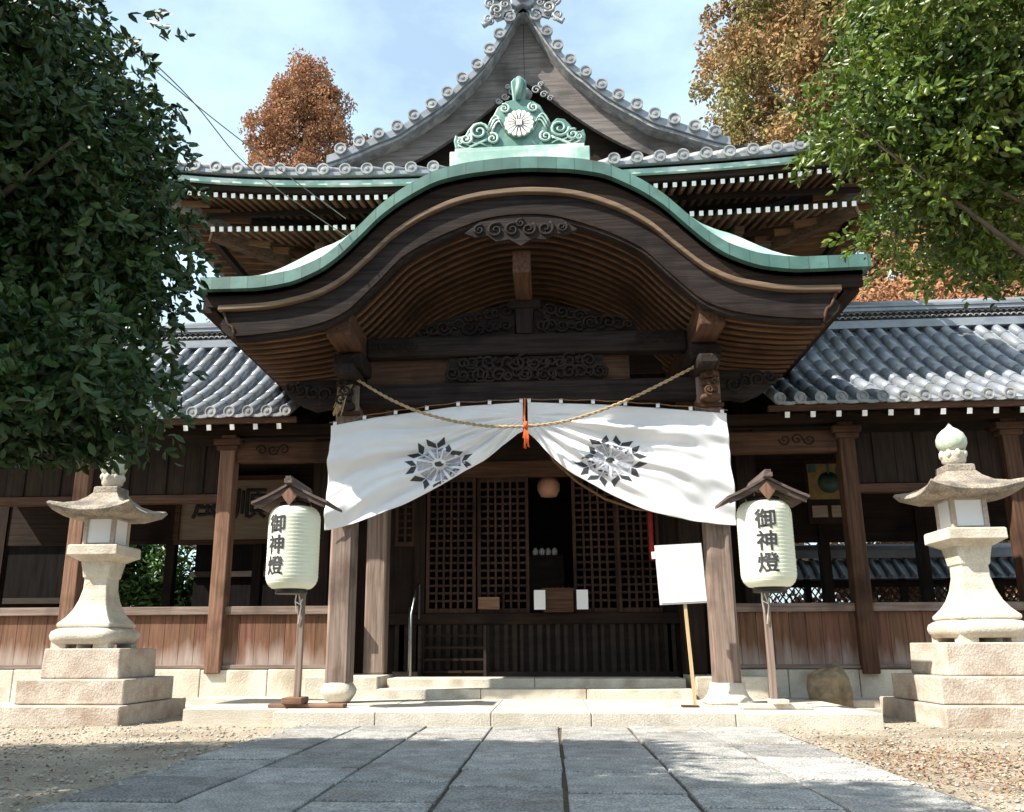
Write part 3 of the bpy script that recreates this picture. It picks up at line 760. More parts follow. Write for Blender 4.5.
# rafters, two rows, with white ends
def wall_z(x): return 7.50
a = 1.62
while a < 5.5:
    for sx in (-1, 1):
        x = sx * a; z = ez(x) - .37; 
        end = 12.0 if a < 4.4 else 12.0 - (a - 4.4) * 1.0
        m = MB(); m.beam((x, EY + .12, z), (x, end, z + (end - EY) * .22), .052, .062); rf_ = m.build('flying_rafter', wood('rib2', 'y'), hall)
        m = MB(); m.beam((x, EY + .108, z - .003), (x, EY + .121, z), .058, .066); m.build('rafter_end', M['white'], rf_)
        if a < 4.75:
            zb = 7.55 - .67 + .10 * (a / 5.3) ** 3
            e2 = 12.6 if a < 3.4 else 12.6 - (a - 3.4) * 1.0
            m = MB(); m.beam((x, 11.22, zb), (x, e2, zb + (e2 - 11.2) * .25), .055, .068); rf_ = m.build('base_rafter', wood('rib2', 'y'), hall)
            m = MB(); m.beam((x, 11.208, zb - .003), (x, 11.221, zb), .060, .072); m.build('rafter_end', M['white'], rf_)
    a += .135
# eave soffit boards
m = MB()
m.add([(-5.7, EY + .1, 7.58), (5.7, EY + .1, 7.58), (3.4, 12.7, 7.62), (-3.4, 12.7, 7.62)], [(0, 1, 2, 3)])
m.add([(-4.9, 11.3, 7.16), (4.9, 11.3, 7.16), (4.9, 11.36, 7.30), (-4.9, 11.36, 7.30)], [(0, 1, 2, 3)])
for sx in (-1, 1):
    m.add([(sx * 5.7, EY + .1, 7.58), (sx * 5.7, 19.5, 7.58), (sx * 3.4, 19.5, 7.5), (sx * 3.4, 12.7, 7.5)], [(0, 1, 2, 3)])
m.build('eave_soffit', wood('dark', 'x'), hall)
# side rafters (run sideways) seen from below at the corners
for sx in (-1, 1):
    y = 11.2; k = 0
    while y < 15.2:
        xi = 3.3 if y > 12.7 else 3.3 + (12.7 - y) * 1.0
        m = MB(); m.beam((sx * 5.6, y, 7.42), (sx * min(5.0, xi), y, 7.42 + (5.6 - min(5.0, xi)) * -.08), .055, .08); m.build('side_rafter', wood('rib', 'x'), hall)
        if y > 11.7:
            m = MB(); m.beam((sx * 4.95, y, 7.14), (sx * max(3.1, min(4.6, xi)), y, 7.02), .06, .10); m.build('lower_side_rafter', wood('rib', 'x'), hall)
        y += .24
    m = MB(); m.beam((sx * 5.75, 10.76, 7.52), (sx * 4.6, 11.9, 7.20), .13, .16); m.build('hip_rafter', wood('ash', 'x'), hall, bevel=.01)
    m = MB(); m.beam((sx * 4.90, 11.62, 7.10), (sx * 3.2, 12.9, 6.80), .15, .22); hb = m.build('lower_hip_rafter', wood('mid', 'x'), hall, bevel=.01)
    m = MB(); m.beam((sx * 4.92, 11.605, 7.103), (sx * 4.905, 11.616, 7.10), .155, .225); m.build('rafter_end', M['batten'], hb)
    m = MB(); m.box(min(sx * 4.86, sx * 4.95), max(sx * 4.86, sx * 4.95), 11.7, 16, 6.97, 7.08); m.build('side_purlin', wood('dark', 'y'), hall)
# wall of the hall above the porch
m = MB(); m.box(-3.3, 3.3, 12.75, 12.85, 3.6, 7.6)
for sx in (-1, 1): m.box(min(sx * 3.2, sx * 3.3), max(sx * 3.2, sx * 3.3), 12.85, 18, .3, 7.5)
m.build('upper_wall', wood('dark', 'x'), hall)
m = MB()
for z in (5.9, 6.35, 6.75): m.box(-4.0, 4.0, 12.55, 12.72, z, z + .16)
m.build('wall_beams', wood('dark', 'x'), hall, bevel=.01)
for sx in (-1, 1):
    for cx in (3.2, 1.9):
        m = MB()
        for k in range(4):
            w = .12 + .14 * k; m.box(sx * cx - w, sx * cx + w, 12.3 - .10 * k, 12.55, 6.1 + .2 * k, 6.21 + .2 * k)
            m.box(sx * cx - .07, sx * cx + .07, 12.1 - .15 * k, 12.55, 6.2 + .2 * k, 6.30 + .2 * k)
        m.build('bracket_set', wood('mid', 'x'), hall, bevel=.01)
    m = MB(); m.box(sx * 3.2 - .14, sx * 3.2 + .14, 12.45, 12.74, .3, 7.2); m.build('corner_pillar', wood('dark', 'z'), hall)
# lower front wall: pillars, lattice doors, skirting
Y = 12.2
for sx in (-1, 1):
    m = MB(); m.box(sx * 2.24 - .15, sx * 2.24 + .15, Y - .15, Y + .15, .42, 4.3); m.build('pillar', wood('bleach' if sx < 0 else 'dark', 'z'), hall, bevel=.03)  # paler left, darker right: light and shade painted in by wood colour
DY = 12.85
m = MB(); m.box(-2.3, 2.3, DY - .10, DY + .05, 1.12, 1.28); m.build('threshold', wood('dark', 'x'), hall, bevel=.01)
m = MB(); m.box(-2.3, 2.3, DY - .10, DY + .05, 3.36, 3.62); m.build('door_lintel', wood('mid', 'x'), hall, bevel=.01)
m = MB(); m.box(-2.1, 2.1, DY + .02, DY + .04, .36, 1.14)
a = -2.08
while a < 2.08:
    m.box(a, a + rnd.uniform(.05, .08), DY - .06, DY + .0, .38, 1.12); a += rnd.uniform(.11, .15)
m.box(-2.1, 2.1, DY - .09, DY + .01, .36, .44)
m.build('slatted_skirting', M['void'], hall)
def lattice(name, x0, x1, z0, z1, y, parent):
    m = MB()
    m.box(x0, x0 + .05, y, y + .05, z0, z1); m.box(x1 - .05, x1, y, y + .05, z0, z1)
    m.box(x0 + .05, x1 - .05, y, y + .05, z0, z0 + .07); m.box(x0 + .05, x1 - .05, y, y + .05, z1 - .06, z1)
    d = m.build(name, wood('door', 'z'), parent)
    m = MB(); n = max(2, round((x1 - x0 - .1) / .113)); w = (x1 - x0 - .1) / n
    for k in range(1, n): m.box(x0 + .05 + k * w - .017, x0 + .05 + k * w + .017, y + .008, y + .026, z0 + .07, z1 - .06)
    nz = round((z1 - z0 - .13) / .113); h = (z1 - z0 - .13) / nz
    for k in range(1, nz): m.box(x0 + .05, x1 - .05, y + .028, y + .044, z0 + .07 + k * h - .017, z0 + .07 + k * h + .017)
    m.build('lattice', wood('door', 'z'), d)
for x0, x1, dy in ((-1.62, -.86, 0), (-.84, -.05, .06), (.62, 1.30, .06), (1.28, 1.92, 0)):
    lattice('lattice_door', x0, x1, 1.285, 3.355, DY - .05 + dy, hall)
lattice('lattice_window', -2.12, -1.80, 2.3, 3.2, DY - .04, hall)
for a in ((-3.2, -1.66, DY + .02, DY + .05, .3, 3.6), (1.94, 3.2, DY + .02, DY + .05, .3, 3.6), (-1.80, -1.64, DY - .06, DY + .018, 1.285, 3.355)):
    m = MB(); m.box(*a); m.build('side_panel', wood('dark', 'z'), hall)
# room behind the doors
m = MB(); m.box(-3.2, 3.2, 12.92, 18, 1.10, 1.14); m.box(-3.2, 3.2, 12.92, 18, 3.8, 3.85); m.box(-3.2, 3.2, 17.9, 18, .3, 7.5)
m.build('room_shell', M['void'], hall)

# small wooden stair with steel rail at left of the doors
st = thing('wooden_stair', 'small dark wooden stair leading up to the left lattice door', 'stair', (-1.1, 12.4, .385))
for k in range(4):
    m = MB(); m.box(-1.62, -.72, 12.55 - .0 + .0 + .04 * k, 12.72 + .0, .43 + .17 * k, .46 + .17 * k); m.build('tread', wood('dark', 'x'), st)
for xx in (-1.66, -.70):
    m = MB(); m.box(xx - .02, xx + .02, 12.5, 12.74, .385, 1.1); m.build('stringer', M['void'], st)
hr = thing('handrail', 'thin steel handrail standing at the left side of the dark stair', 'handrail', (-1.75, 12.3, .385))
m = MB(); m.tube([(-1.72, 12.1, .385), (-1.72, 12.1, 1.25), (-1.70, 12.4, 1.62), (-1.70, 12.7, 1.75), (-1.70, 12.7, 1.2)], .017, 8); m.build('rail', M['steel'], hr)
m = MB(); m.tube([(-1.78, 12.3, .385), (-1.78, 12.3, 1.35)], .014, 8); m.tube([(-1.78, 12.3, .9), (-1.72, 12.1, .9)], .01, 6); m.build('rail_post', M['steel'], hr)

# things in the doorway
m = MB(); m.box(.16, .60, 12.52, 12.74, 1.285, 1.60, taper=.0); m.box(.14, .62, 12.50, 12.76, 1.60, 1.63)
for k in range(5): m.box(.2 + .08 * k, .23 + .08 * k, 12.52, 12.74, 1.63, 1.645)
tag(m.build('offering_box', wood('mid', 'x'), bevel=.004), 'small brown offering box standing in the dark doorway', 'offering box')
for x, lb in ((.10, 'left'), (.72, 'right')):
    m = MB(); m.box(x - .075, x + .09, 12.48 + (.0 if lb == 'left' else -.01), 12.485, 1.32, 1.60)
    s_ = tag(m.build('paper_notice', M['sign']), 'white paper notice %s of the brown offering box at the door' % lb, 'notice')
m = MB(); m.lathe([(.03, -.17), (.13, -.15), (.18, -.05), (.18, .05), (.13, .15), (.03, .17)], (.27, 13.3, 3.28), 20)
lamp = thing('hanging_lamp', 'round reddish paper lamp hanging in the dark doorway', 'lamp', (.27, 13.3, 3.28))
m.build('shade', M['lamp'], lamp); m = MB(); m.tube([(.27, 13.3, 3.45), (.27, 13.3, 3.8)], .006, 6); m.build('cord', M['black'], lamp)
t = thing('altar_ornament', 'pale glass ornaments glinting on a dark stand inside the hall', 'ornament', (.15, 14.5, 1.14))
m = MB(); m.box(-.1, .5, 14.3, 14.8, 1.14, 2.3); m.build('stand', M['void'], t)
for k in range(4):
    m = MB(); m.lathe([(.02, 0), (.045, .03), (.05, .09), (.02, .14)], (.02 + .11 * k, 14.45, 2.3), 12); m.build('vase', M['plaster'], t)
for k, (x, z) in enumerate(((-.78, 1.42), (-.60, 1.42), (-.78, 1.30), (-.60, 1.30))): pass
m = MB(); m.box(-.82, -.50, 12.775, 12.79, 1.34, 1.52); tag(m.build('small_notice', wood('pale', 'x')), 'small faded wooden notice fixed low on the left lattice door', 'notice')
m = MB(); m.tube([(1.74, 12.3, 2.0), (1.74, 12.3, 2.9)], .035, 10); tag(m.build('red_banner', M['red']), 'narrow red banner hanging behind the white notice sign', 'banner')

# ------------------------------------------------------------------ CURTAIN
topz = pchip([-2.5, -1.7, -.85, 0, .95, 1.7, 2.5], [3.53, 3.67, 3.76, 3.79, 3.75, 3.68, 3.58])
def interp(xs, ys): return lambda x: float(np.interp(x, xs, ys))
def smooth(xs, ys):
    xs = np.array(xs); ys = np.array(ys)
    def f(x):
        return float(np.mean([np.interp(x + d, xs, ys) for d in (-.08, -.04, 0, .04, .08)]))
    return f
tz = smooth([-2.5, -1.9, -.9, 0, .95, 1.7, 2.5], [3.53, 3.645, 3.765, 3.79, 3.75, 3.68, 3.58])
# lower edge
lx = [-2.46, -2.05, -1.54, -1.03, -.52, -.04]; lz = [2.20, 2.31, 2.50, 2.77, 3.06, 3.43]
rx = [.04, .30, .60, 1.00, 1.50, 2.0, 2.48]; rz = [3.41, 3.10, 2.84, 2.62, 2.38, 2.24, 2.20]
bzL = smooth(lx, lz); bzR = smooth(rx, rz)
def cy(x, z):
    s = 1 if x > 0 else -1
    dx = abs(x); dz = 3.62 - z; r = math.hypot(dx, dz); th = math.atan2(dz, dx + .02)
    a = min(1, r / .5) * min(1, max(0, (tz(x) - z)) / .25)
    w = .040 * math.sin(th * 27 + .7 * s) + .016 * math.sin(th * 53 + 1.3 + r * 1.5) + .020 * math.sin(th * 17 + r * 2.1 * s)
    w += .012 * math.sin(dx * 6.0) + .007 * math.sin(th * 88 + 3 * math.sin(r * 4)) + .0035 * math.sin(dz * 14 + dx * 5 * s + 2 * math.sin(dx * 3))
    return 10.16 + w * a * (.35 + .65 * min(1, dx / 1.4)) + .05 * math.sin(r * 1.3)
cur = thing('split_curtain', 'white split curtain with two black arrow-feather crests across the porch', 'curtain', (0, 10.16, 3.6))
for s, lab in ((-1, 'left half of the curtain'), (1, 'right half of the curtain')):
    m = MB(); f = bzL if s < 0 else bzR
    def fn(u, v):
        x = s * (.03 + 2.45 * u); x += s * .03 * v * u
        zt_ = tz(x); zb_ = f(x); z = zt_ + (zb_ - zt_) * v
        return (x, cy(x, z), z)
    m.grid(fn, 220, 90); o = m.build('cloth_panel', M['cloth'], cur, solid=.004); o['label'] = lab
    # tabs
    for k in range(7):
        m = MB(); x = s * (.03 + .40 * k + (.02 if k < 6 else 0))
        z = tz(x); m.box(x - .022, x + .022, 10.155, 10.165, z - .005, z + .05)
        m.build('tab', M['cloth'], cur)
m = MB(); pts = [(x, 10.16, tz(x) + .045 - .012 * math.sin(x * 7.8) ** 2) for x in np.linspace(-2.5, 2.5, 60)]
m.tube(pts, .007, 6); m.build('hanging_cord', M['brownrope'], cur)
# crests: eight fanned arrow feathers round a hub, printed on the cloth
def crest(cx, cz, rx_, rz_, rot, skip, low):
    m = MB()
    def patch(pts, mi):
        # subdivide polygon fan into small quads following the cloth
        vs = []; fs = []
        a, b, c, d = pts; n = 5
        for i in range(n + 1):
            for j in range(n + 1):
                u, v = i / n, j / n
                px = (1 - u) * ((1 - v) * a[0] + v * d[0]) + u * ((1 - v) * b[0] + v * c[0])
                pz = (1 - u) * ((1 - v) * a[1] + v * d[1]) + u * ((1 - v) * b[1] + v * c[1])
                X_, Z_ = cx + px * rx_, cz + pz * rz_
                vs.append((X_, cy(X_, Z_) - .0065 - .001 * mi, Z_))
        for i in range(n):
            for j in range(n):
                if any(vs[q][2] < low(vs[q][0]) + .012 for q in (i * (n + 1) + j, (i + 1) * (n + 1) + j + 1)): continue
                fs.append((i * (n + 1) + j, (i + 1) * (n + 1) + j, (i + 1) * (n + 1) + j + 1, i * (n + 1) + j + 1))
        m.add(vs, fs, mi, True)
    for k in range(8):
        a = rot + 2 * math.pi * k / 8
        ca, sa = math.cos(a), math.sin(a)
        P = lambda r, w: (r * ca - w * sa, r * sa + w * ca)
        sc = 1.0 if k not in skip else .78
        for w in (-1, 1):
            patch([P(.18, w * .012), P(.62 * sc, w * .014), P(.62 * sc, w * .20), P(.20, w * .05)], 1)
            patch([P(.20, w * .035), P(.30, w * .05), P(.42, w * .12), P(.24, w * .07)], 0)
            patch([P(.44, w * .03), P(.52, w * .03), P(.62, w * .19), P(.50, w * .15)], 0)
            patch([P(.64 * sc, w * .012), P(.80 * sc, w * .02), P(1.0 * sc, w * .27), P(.76 * sc, w * .26)], 0)
    n = 12
    vs = [(cx, cy(cx, cz) - .009, cz)] + [(cx + .13 * rx_ * math.cos(2 * math.pi * i / n), cy(cx + .13 * rx_ * math.cos(2 * math.pi * i / n), cz) - .009, cz + .11 * rz_ * math.sin(2 * math.pi * i / n)) for i in range(n)]
    m.add(vs, [(0, 1 + i, 1 + (i + 1) % n) for i in range(n)])
    m.build('crest', [M['ink'], M['inkgrey']], cur)
crest(-1.09, 3.02, .44, .34, .12, (1,), bzL)
crest(1.04, 3.03, .44, .32, .34, (3,), bzR)

# straw rope
rp = []
for p in [(-2.16, 10.08, 4.13), (-1.75, 10.06, 3.86), (-1.35, 10.03, 3.66), (-.9, 10.02, 3.52), (-.45, 10.01, 3.44), (0, 10.0, 3.425), (.45, 10.01, 3.47), (.9, 10.02, 3.60), (1.35, 10.03, 3.78), (1.75, 10.05, 3.98), (2.16, 10.1, 4.20)]: rp.append(Vector(p))
fine = []
for i in range(len(rp) - 1):
    for t in np.linspace(0, 1, 9)[:-1]: fine.append(rp[i].lerp(rp[i + 1], t))
fine.append(rp[-1])
for _ in range(8): fine = [fine[0]] + [(fine[i - 1] + fine[i] * 2 + fine[i + 1]) / 4 for i in range(1, len(fine) - 1)] + [fine[-1]]
rope = thing('straw_rope', 'straw rope slung between the column heads in front of the curtain', 'rope', (0, 10.0, 3.43))
m = MB(); L_ = 0
dense = []
for i in range(len(fine) - 1):
    for t in (0, .33, .66): dense.append(fine[i].lerp(fine[i + 1], t))
for s in (0, math.pi):
    pts = []
    for i, p in enumerate(dense):
        a = i * .75 + s; pts.append(p + Vector((0, math.cos(a), math.sin(a))) * .012)
    m.tube(pts, .011, 6)
m.build('strand', M['straw'], rope)
m = MB()
for k in range(22):
    x = rnd.uniform(-2.36, -2.26); z = 4.05
    m.tube([(x + .08, 10.06, z), (x + .02 * rnd.random(), 10.0 + .04 * rnd.random(), z - .15), (x - .06 * rnd.random() - .02, 10.02, z - .3 - .15 * rnd.random())], .006, 4)
m.build('straw_end', M['straw'], rope)
t = thing('orange_tassel', 'orange cord tassel hanging at the centre split of the curtain', 'tassel', (.0, 9.97, 3.5))
m = MB(); m.tube([(.0, 10.12, 3.83), (-.01, 10.08, 3.60), (.0, 9.97, 3.45)], .012, 6); m.build('cord', M['orange'], t)
m = MB()
for k in range(10): m.tube([(.0 + .003 * k, 9.96, 3.46), (rnd.uniform(-.03, .05), 9.96, 3.28), (rnd.uniform(-.02, .05), 9.96, rnd.uniform(3.12, 3.24))], .007, 5)
m.tube([(.01, 9.96, 3.48), (.01, 9.96, 3.40)], .028, 10); m.build('fringe', M['orange'], t)
m = MB(); pts = [(.15, 10.9, 3.55), (.35, 10.95, 3.20), (.65, 11.0, 2.92), (1.0, 11.05, 2.70), (1.4, 11.1, 2.56), (1.9, 11.15, 2.52)]
m.tube(pts, .018, 8); tag(m.build('hanging_rope', M['brownrope']), 'brown rope sagging behind the right half of the curtain', 'rope')

# ------------------------------------------------------------------ text helper
def text_mesh(body, size, off=0.0):
    cu = bpy.data.curves.new('writing', 'FONT'); cu.body = body; cu.size = size; cu.align_x = 'CENTER'; cu.align_y = 'CENTER'
    cu.offset = off; cu.resolution_u = 3; cu.fill_mode = 'FRONT'
    o = bpy.data.objects.new('writing', cu); C.objects.link(o)
    dg = bpy.context.evaluated_depsgraph_get(); dg.update()
    me = bpy.data.meshes.new_from_object(o.evaluated_get(dg))
    vs = np.array([v.co[:] for v in me.vertices]); fs = [tuple(p.vertices) for p in me.polygons]
    bpy.data.objects.remove(o); bpy.data.curves.remove(cu); bpy.data.meshes.remove(me)
    c = (vs.max(0) + vs.min(0)) / 2; vs = vs - c
    return vs, fs

# ------------------------------------------------------------------ PAPER LANTERNS on stands
def lantern_R(z):    # body radius by height 0..1
    t = min(1, max(0, z)); e = min(t, 1 - t) / .16
    return .17 + .115 * (1 if e >= 1 else math.sqrt(max(0, 1 - (1 - e) ** 2)))
def paper_lantern(cx, cyy, face, lab, labstand, dz):
    z0, z1 = 1.42 + dz, 2.34 + dz
    t = thing('paper_lantern', lab, 'paper lantern', (cx, cyy, z0), 'paper lanterns on wooden stands')
    n = 46; prof = []
    for i in range(n * 2 + 1):
        u = i / (n * 2); r = lantern_R(u) + (.0035 if i % 2 else 0); prof.append((r - (.004 if i % 4 == 0 else 0), u * (z1 - z0)))
    m = MB(); m.lathe(prof, (cx, cyy, z0), 48); m.build('paper_body', M['paper'], t)
    m = MB(); m.lathe([(.165, -.05), (.175, -.05), (.175, .012), (.165, .012)], (cx, cyy, z0), 32); m.build('lower_rim', M['black'], t)
    m = MB(); m.lathe([(.165, -.01), (.175, -.01), (.175, .045), (.165, .045)], (cx, cyy, z1), 32); m.build('upper_rim', M['black'], t)
    for k, chh in enumerate('御神燈'):
        vs, fs = text_mesh(chh, .222, 0)
        zc = z0 + (z1 - z0) * (.765 - .25 * k)
        m = MB(); out = []
        for v in vs:
            zz = zc + v[1] * .98; rr = lantern_R((zz - z0) / (z1 - z0)) + .006
            a = face + v[0] * 1.0 / .285
            out.append((cx + rr * math.sin(a), cyy - rr * math.cos(a), zz))
        # brush weight: the same outline laid again a few millimetres to each side
        for q, (ox, oz) in enumerate(((0, 0), (.0045, 0), (-.0045, 0), (0, .0045), (0, -.0045), (.0032, .0032), (-.0032, -.0032), (.0032, -.0032), (-.0032, .0032))):
            o2 = []
            for x, y, z in out:
                a = math.atan2(x - cx, -(y - cyy)) + ox / .285; rr = math.hypot(x - cx, y - cyy) + .0004 * q
                o2.append((cx + rr * math.sin(a), cyy - rr * math.cos(a), z + oz))
            m.add(o2, fs)
        m.build('character', M['ink'], t)
    # stand
    px, py = cx + .03, cyy + .33
    s = thing('lantern_stand', labstand, 'lantern stand', (px, py, .15), 'wooden lantern stands')
    m = MB(); m.box(px - .035, px + .035, py - .035, py + .035, .19, 2.50 + dz); m.build('pole', wood('bleach', 'z'), s, bevel=.006)
    m = MB()
    if cx < 0: m.box(px - .30, px + .55, py - .10, py + .10, .15, .19); m.box(px - .13, px + .10, py - .16, py + .12, .19, .26)
    else: m.box(px - .36, px + .36, py - .12, py + .12, .15, .20); m.box(px - .05, px + .12, py - .16, py + .10, .20, .25)
    m.build('foot', wood('pale', 'x') if cx < 0 else M['stone'], s, bevel=.01)
    m = MB(); m.box(px - .03, px + .03, cyy - .02, py, 2.40 + dz, 2.45 + dz); m.build('arm', wood('pale', 'y'), s)
    # little gabled roof
    zt_ = 2.61 + dz; 
    for sx in (-1, 1):
        m = MB()
        for k in range(5):
            ya = cyy - .26 + k * .14
            pts = [(cx + sx * (.0 + .43 * q), zt_ - .05 - .27 * q + .05 * q * q) for q in np.linspace(0, 1, 7)]
            poly = pts + [(a, b + .03) for a, b in pts[::-1]]
            if sx > 0: poly = poly[::-1]
            m.prism(poly, ya, ya + .132)
        m.build('roof_slope', wood('weath', 'x', .15), s)
        m = MB()
        pts = [(cx + sx * .40 * q, zt_ - .115 - .25 * q + .05 * q * q) for q in np.linspace(0, 1, 7)]
        poly = pts + [(a, b + .055) for a, b in pts[::-1]]
        if sx > 0: poly = poly[::-1]
        m.prism(poly, cyy - .235, cyy - .20); m.build('roof_edge', wood('weath', 'x'), s)
    m = MB(); m.box(cx - .045, cx + .045, cyy - .33, cyy + .48, zt_ - .045, zt_ + .0); m.box(cx - .03, cx + .03, cyy - .33, cyy + .48, zt_ + .0, zt_ + .03); m.build('roof_ridge', wood('weath', 'y'), s)
    m = MB(); m.prism([(cx - .09, zt_ - .17), (cx, zt_ - .29), (cx + .09, zt_ - .17), (cx, zt_ - .08)], cyy - .25, cyy - .236); m.build('gable_crest', wood('pale', 'z'), s)
    # strings
    m = MB(); m.tube([(px - .05, py - .05, 1.42 + dz), (px - .06, py - .06, 1.30 + dz), (px - .04, py - .05, 1.18 + dz)], .006, 5); m.tube([(px - .03, py - .05, 1.40 + dz), (px + .01, py - .06, 1.25 + dz), (px - .02, py - .05, 1.05 + dz)], .006, 5)
    m.tube([(px - .06, py - .06, 1.30 + dz), (px - .0, py - .07, 1.27 + dz), (px + .02, py - .05, 1.33 + dz)], .008, 5)
    m.build('string', M['white'], s)
paper_lantern(-2.60, 9.25, R(-25), 'cream paper lantern by the left column, its black characters turned to the left',
              'wooden stand with a gabled roof holding the left paper lantern', 0)
paper_lantern(2.60, 9.25, R(-12), 'cream paper lantern by the right column, its black characters facing forward',
              'wooden stand with a gabled roof holding the right paper lantern', -.02)

# ------------------------------------------------------------------ STONE LANTERNS
def square_ring(z, hw, rise=0.0, cpt=0.0, n=8):
    """closed square ring with corners lifted by 'rise' and pulled out by cpt"""
    out = []
    cs = [(-1, -1), (1, -1), (1, 1), (-1, 1)]
    for k in range(4):
        a = cs[k]; b = cs[(k + 1) % 4]
        for i in range(n):
            t = i / n; x = a[0] + (b[0] - a[0]) * t; y = a[1] + (b[1] - a[1]) * t
            c = abs(2 * t - 1) ** 2.4
            out.append((x * hw * (1 + cpt * c), y * hw * (1 + cpt * c), z + rise * c))
    return out
def ringloft(mb, rings, mi=0, sm=False):
    n = len(rings[0]); vs = [v for r in rings for v in r]; fs = []
    for i in range(len(rings) - 1):
        for j in range(n): fs.append((i * n + j, i * n + (j + 1) % n, (i + 1) * n + (j + 1) % n, (i + 1) * n + j))
    fs.append(tuple(range(n - 1, -1, -1))); fs.append(tuple(len(vs) - n + j for j in range(n)))
    mb.add(vs, fs, mi, sm)
def shift(mb, o): mb.v = [(x + o[0], y + o[1], z + o[2]) for x, y, z in mb.v]; return mb
def sh(rings): return [[(x - .10, y, z) for x, y, z in r] for r in rings]
def stone_lantern(o, label):
    t = thing('stone_lantern', label, 'stone lantern', o, 'tall stone lanterns on stepped pedestals')
    def P(mb, name, mt, **k): return shift(mb, o).build(name, mt, t, **k)
    m = MB(); m.box(-.84, .66, -.76, .90, -.05, .20); P(m, 'lower_step', M['stonered'], bevel=.015)
    m = MB(); m.box(-.61, .61, -.61, .61, .205, .465); P(m, 'middle_step', M['stonered'], bevel=.015)
    m = MB(); m.box(-.45, .45, -.45, .45, .467, .79, taper=.012); P(m, 'upper_step', M['stonered'], bevel=.015)
    # foot with arched openings
    m = MB()
    for sx in (-1, 1):
        for sy in (-1, 1):
            m.box(min(sx * .16 - .10, sx * .335 - .10), max(sx * .16 - .10, sx * .335 - .10), min(sy * .20, sy * .335), max(sy * .20, sy * .335), .79, .87)
    m.lathe([(.33, .835), (.37, .85), (.40, .89), (.408, .93), (.395, .975), (.35, 1.005), (.30, 1.02)], (-.10, 0, 0), 40, sq=5)
    P(m, 'foot', M['stone'])
    m = MB()
    prof = [(1.015, .29), (1.03, .315), (1.065, .312), (1.09, .29), (1.14, .25), (1.22, .205), (1.33, .168), (1.46, .143), (1.58, .140), (1.60, .155), (1.68, .165), (1.76, .18), (1.80, .185)]
    ringloft(m, sh([square_ring(z, h) for z, h in prof])); P(m, 'shaft', M['stone'], bevel=.012)
    m = MB(); ringloft(m, sh([square_ring(1.78, .19), square_ring(1.84, .285), square_ring(1.843, .30), square_ring(1.955, .298), square_ring(1.965, .285)])); P(m, 'platform', M['stone'], bevel=.01)
    # fire box: four corner posts, top and bottom frames, papered windows
    m = MB(); a = .165
    for sx in (-1, 1):
        for sy in (-1, 1): m.box(sx * a - .025, sx * a + .025, sy * a - .025, sy * a + .025, 1.965, 2.31)
    m.box(-a, a, -a - .02, a + .02, 1.967, 1.99); m.box(-a, a, -a - .02, a + .02, 2.28, 2.31)
    m.box(-a - .02, a + .02, -a, a, 1.969, 1.992); m.box(-a - .02, a + .02, -a, a, 2.278, 2.308)
    m.v = [(x - .10, y, z) for x, y, z in m.v]; fb = P(m, 'fire_box', M['stonered'], bevel=.006)
    for k in range(4):
        m = MB(); q = Matrix.Rotation(k * math.pi / 2, 3, 'Z')
        m.box(-.14, .14, -a - .008, -a + .004, 1.995, 2.275)
        m.v = [tuple(q @ Vector(v) + Vector((-.10, 0, 0))) for v in m.v]; shift(m, o); m.build('paper_window', M['sign'], fb)
    m = MB()
    ringloft(m, sh([square_ring(2.29, .22), square_ring(2.28, .30), square_ring(2.30, .43, .06, .06), square_ring(2.345, .465, .085, .08),
                 square_ring(2.375, .45, .08, .07), square_ring(2.42, .36, .03, .03), square_ring(2.48, .27), square_ring(2.54, .195), square_ring(2.60, .15)]))
    P(m, 'roof', M['stonecap'], bevel=.006)
    m = MB(); ringloft(m, sh([square_ring(2.59, .135), square_ring(2.60, .15), square_ring(2.67, .145), square_ring(2.68, .12)])); P(m, 'cap', M['stonecap'], bevel=.008)
    m = MB(); m.lathe([(.08, 2.68), (.09, 2.69), (.12, 2.72), (.13, 2.80), (.135, 2.825), (.13, 2.83), (.10, 2.83)], (-.10, 0, 0), 20)
    for k in range(8):
        aa = 2 * math.pi * k / 8; m.lathe([(.01, -.05), (.035, -.01), (.035, .02), (.005, .06)], (-.10 + .115 * math.cos(aa), .115 * math.sin(aa), 2.80), 8)
    P(m, 'lotus_ring', M['stone'])
    m = MB(); m.lathe([(.08, 2.83), (.13, 2.86), (.155, 2.92), (.155, 2.98), (.13, 3.04), (.085, 3.085), (.04, 3.115), (.015, 3.15), (.002, 3.17)], (-.10, 0, 0), 28); P(m, 'jewel', M['jewel'])
    return t
la = stone_lantern((-4.92, 9.66, 0), 'left stone lantern under the dark tree, its top touched by leaves')
lb = copy_tree(la); lb.location = (4.86, 9.88, 0.0); lb.rotation_euler = (0, 0, 0); lb.scale = (-1.05, 1.05, 1.05)
lb['label'] = 'right stone lantern with its round jewel top fully visible against dark boards'

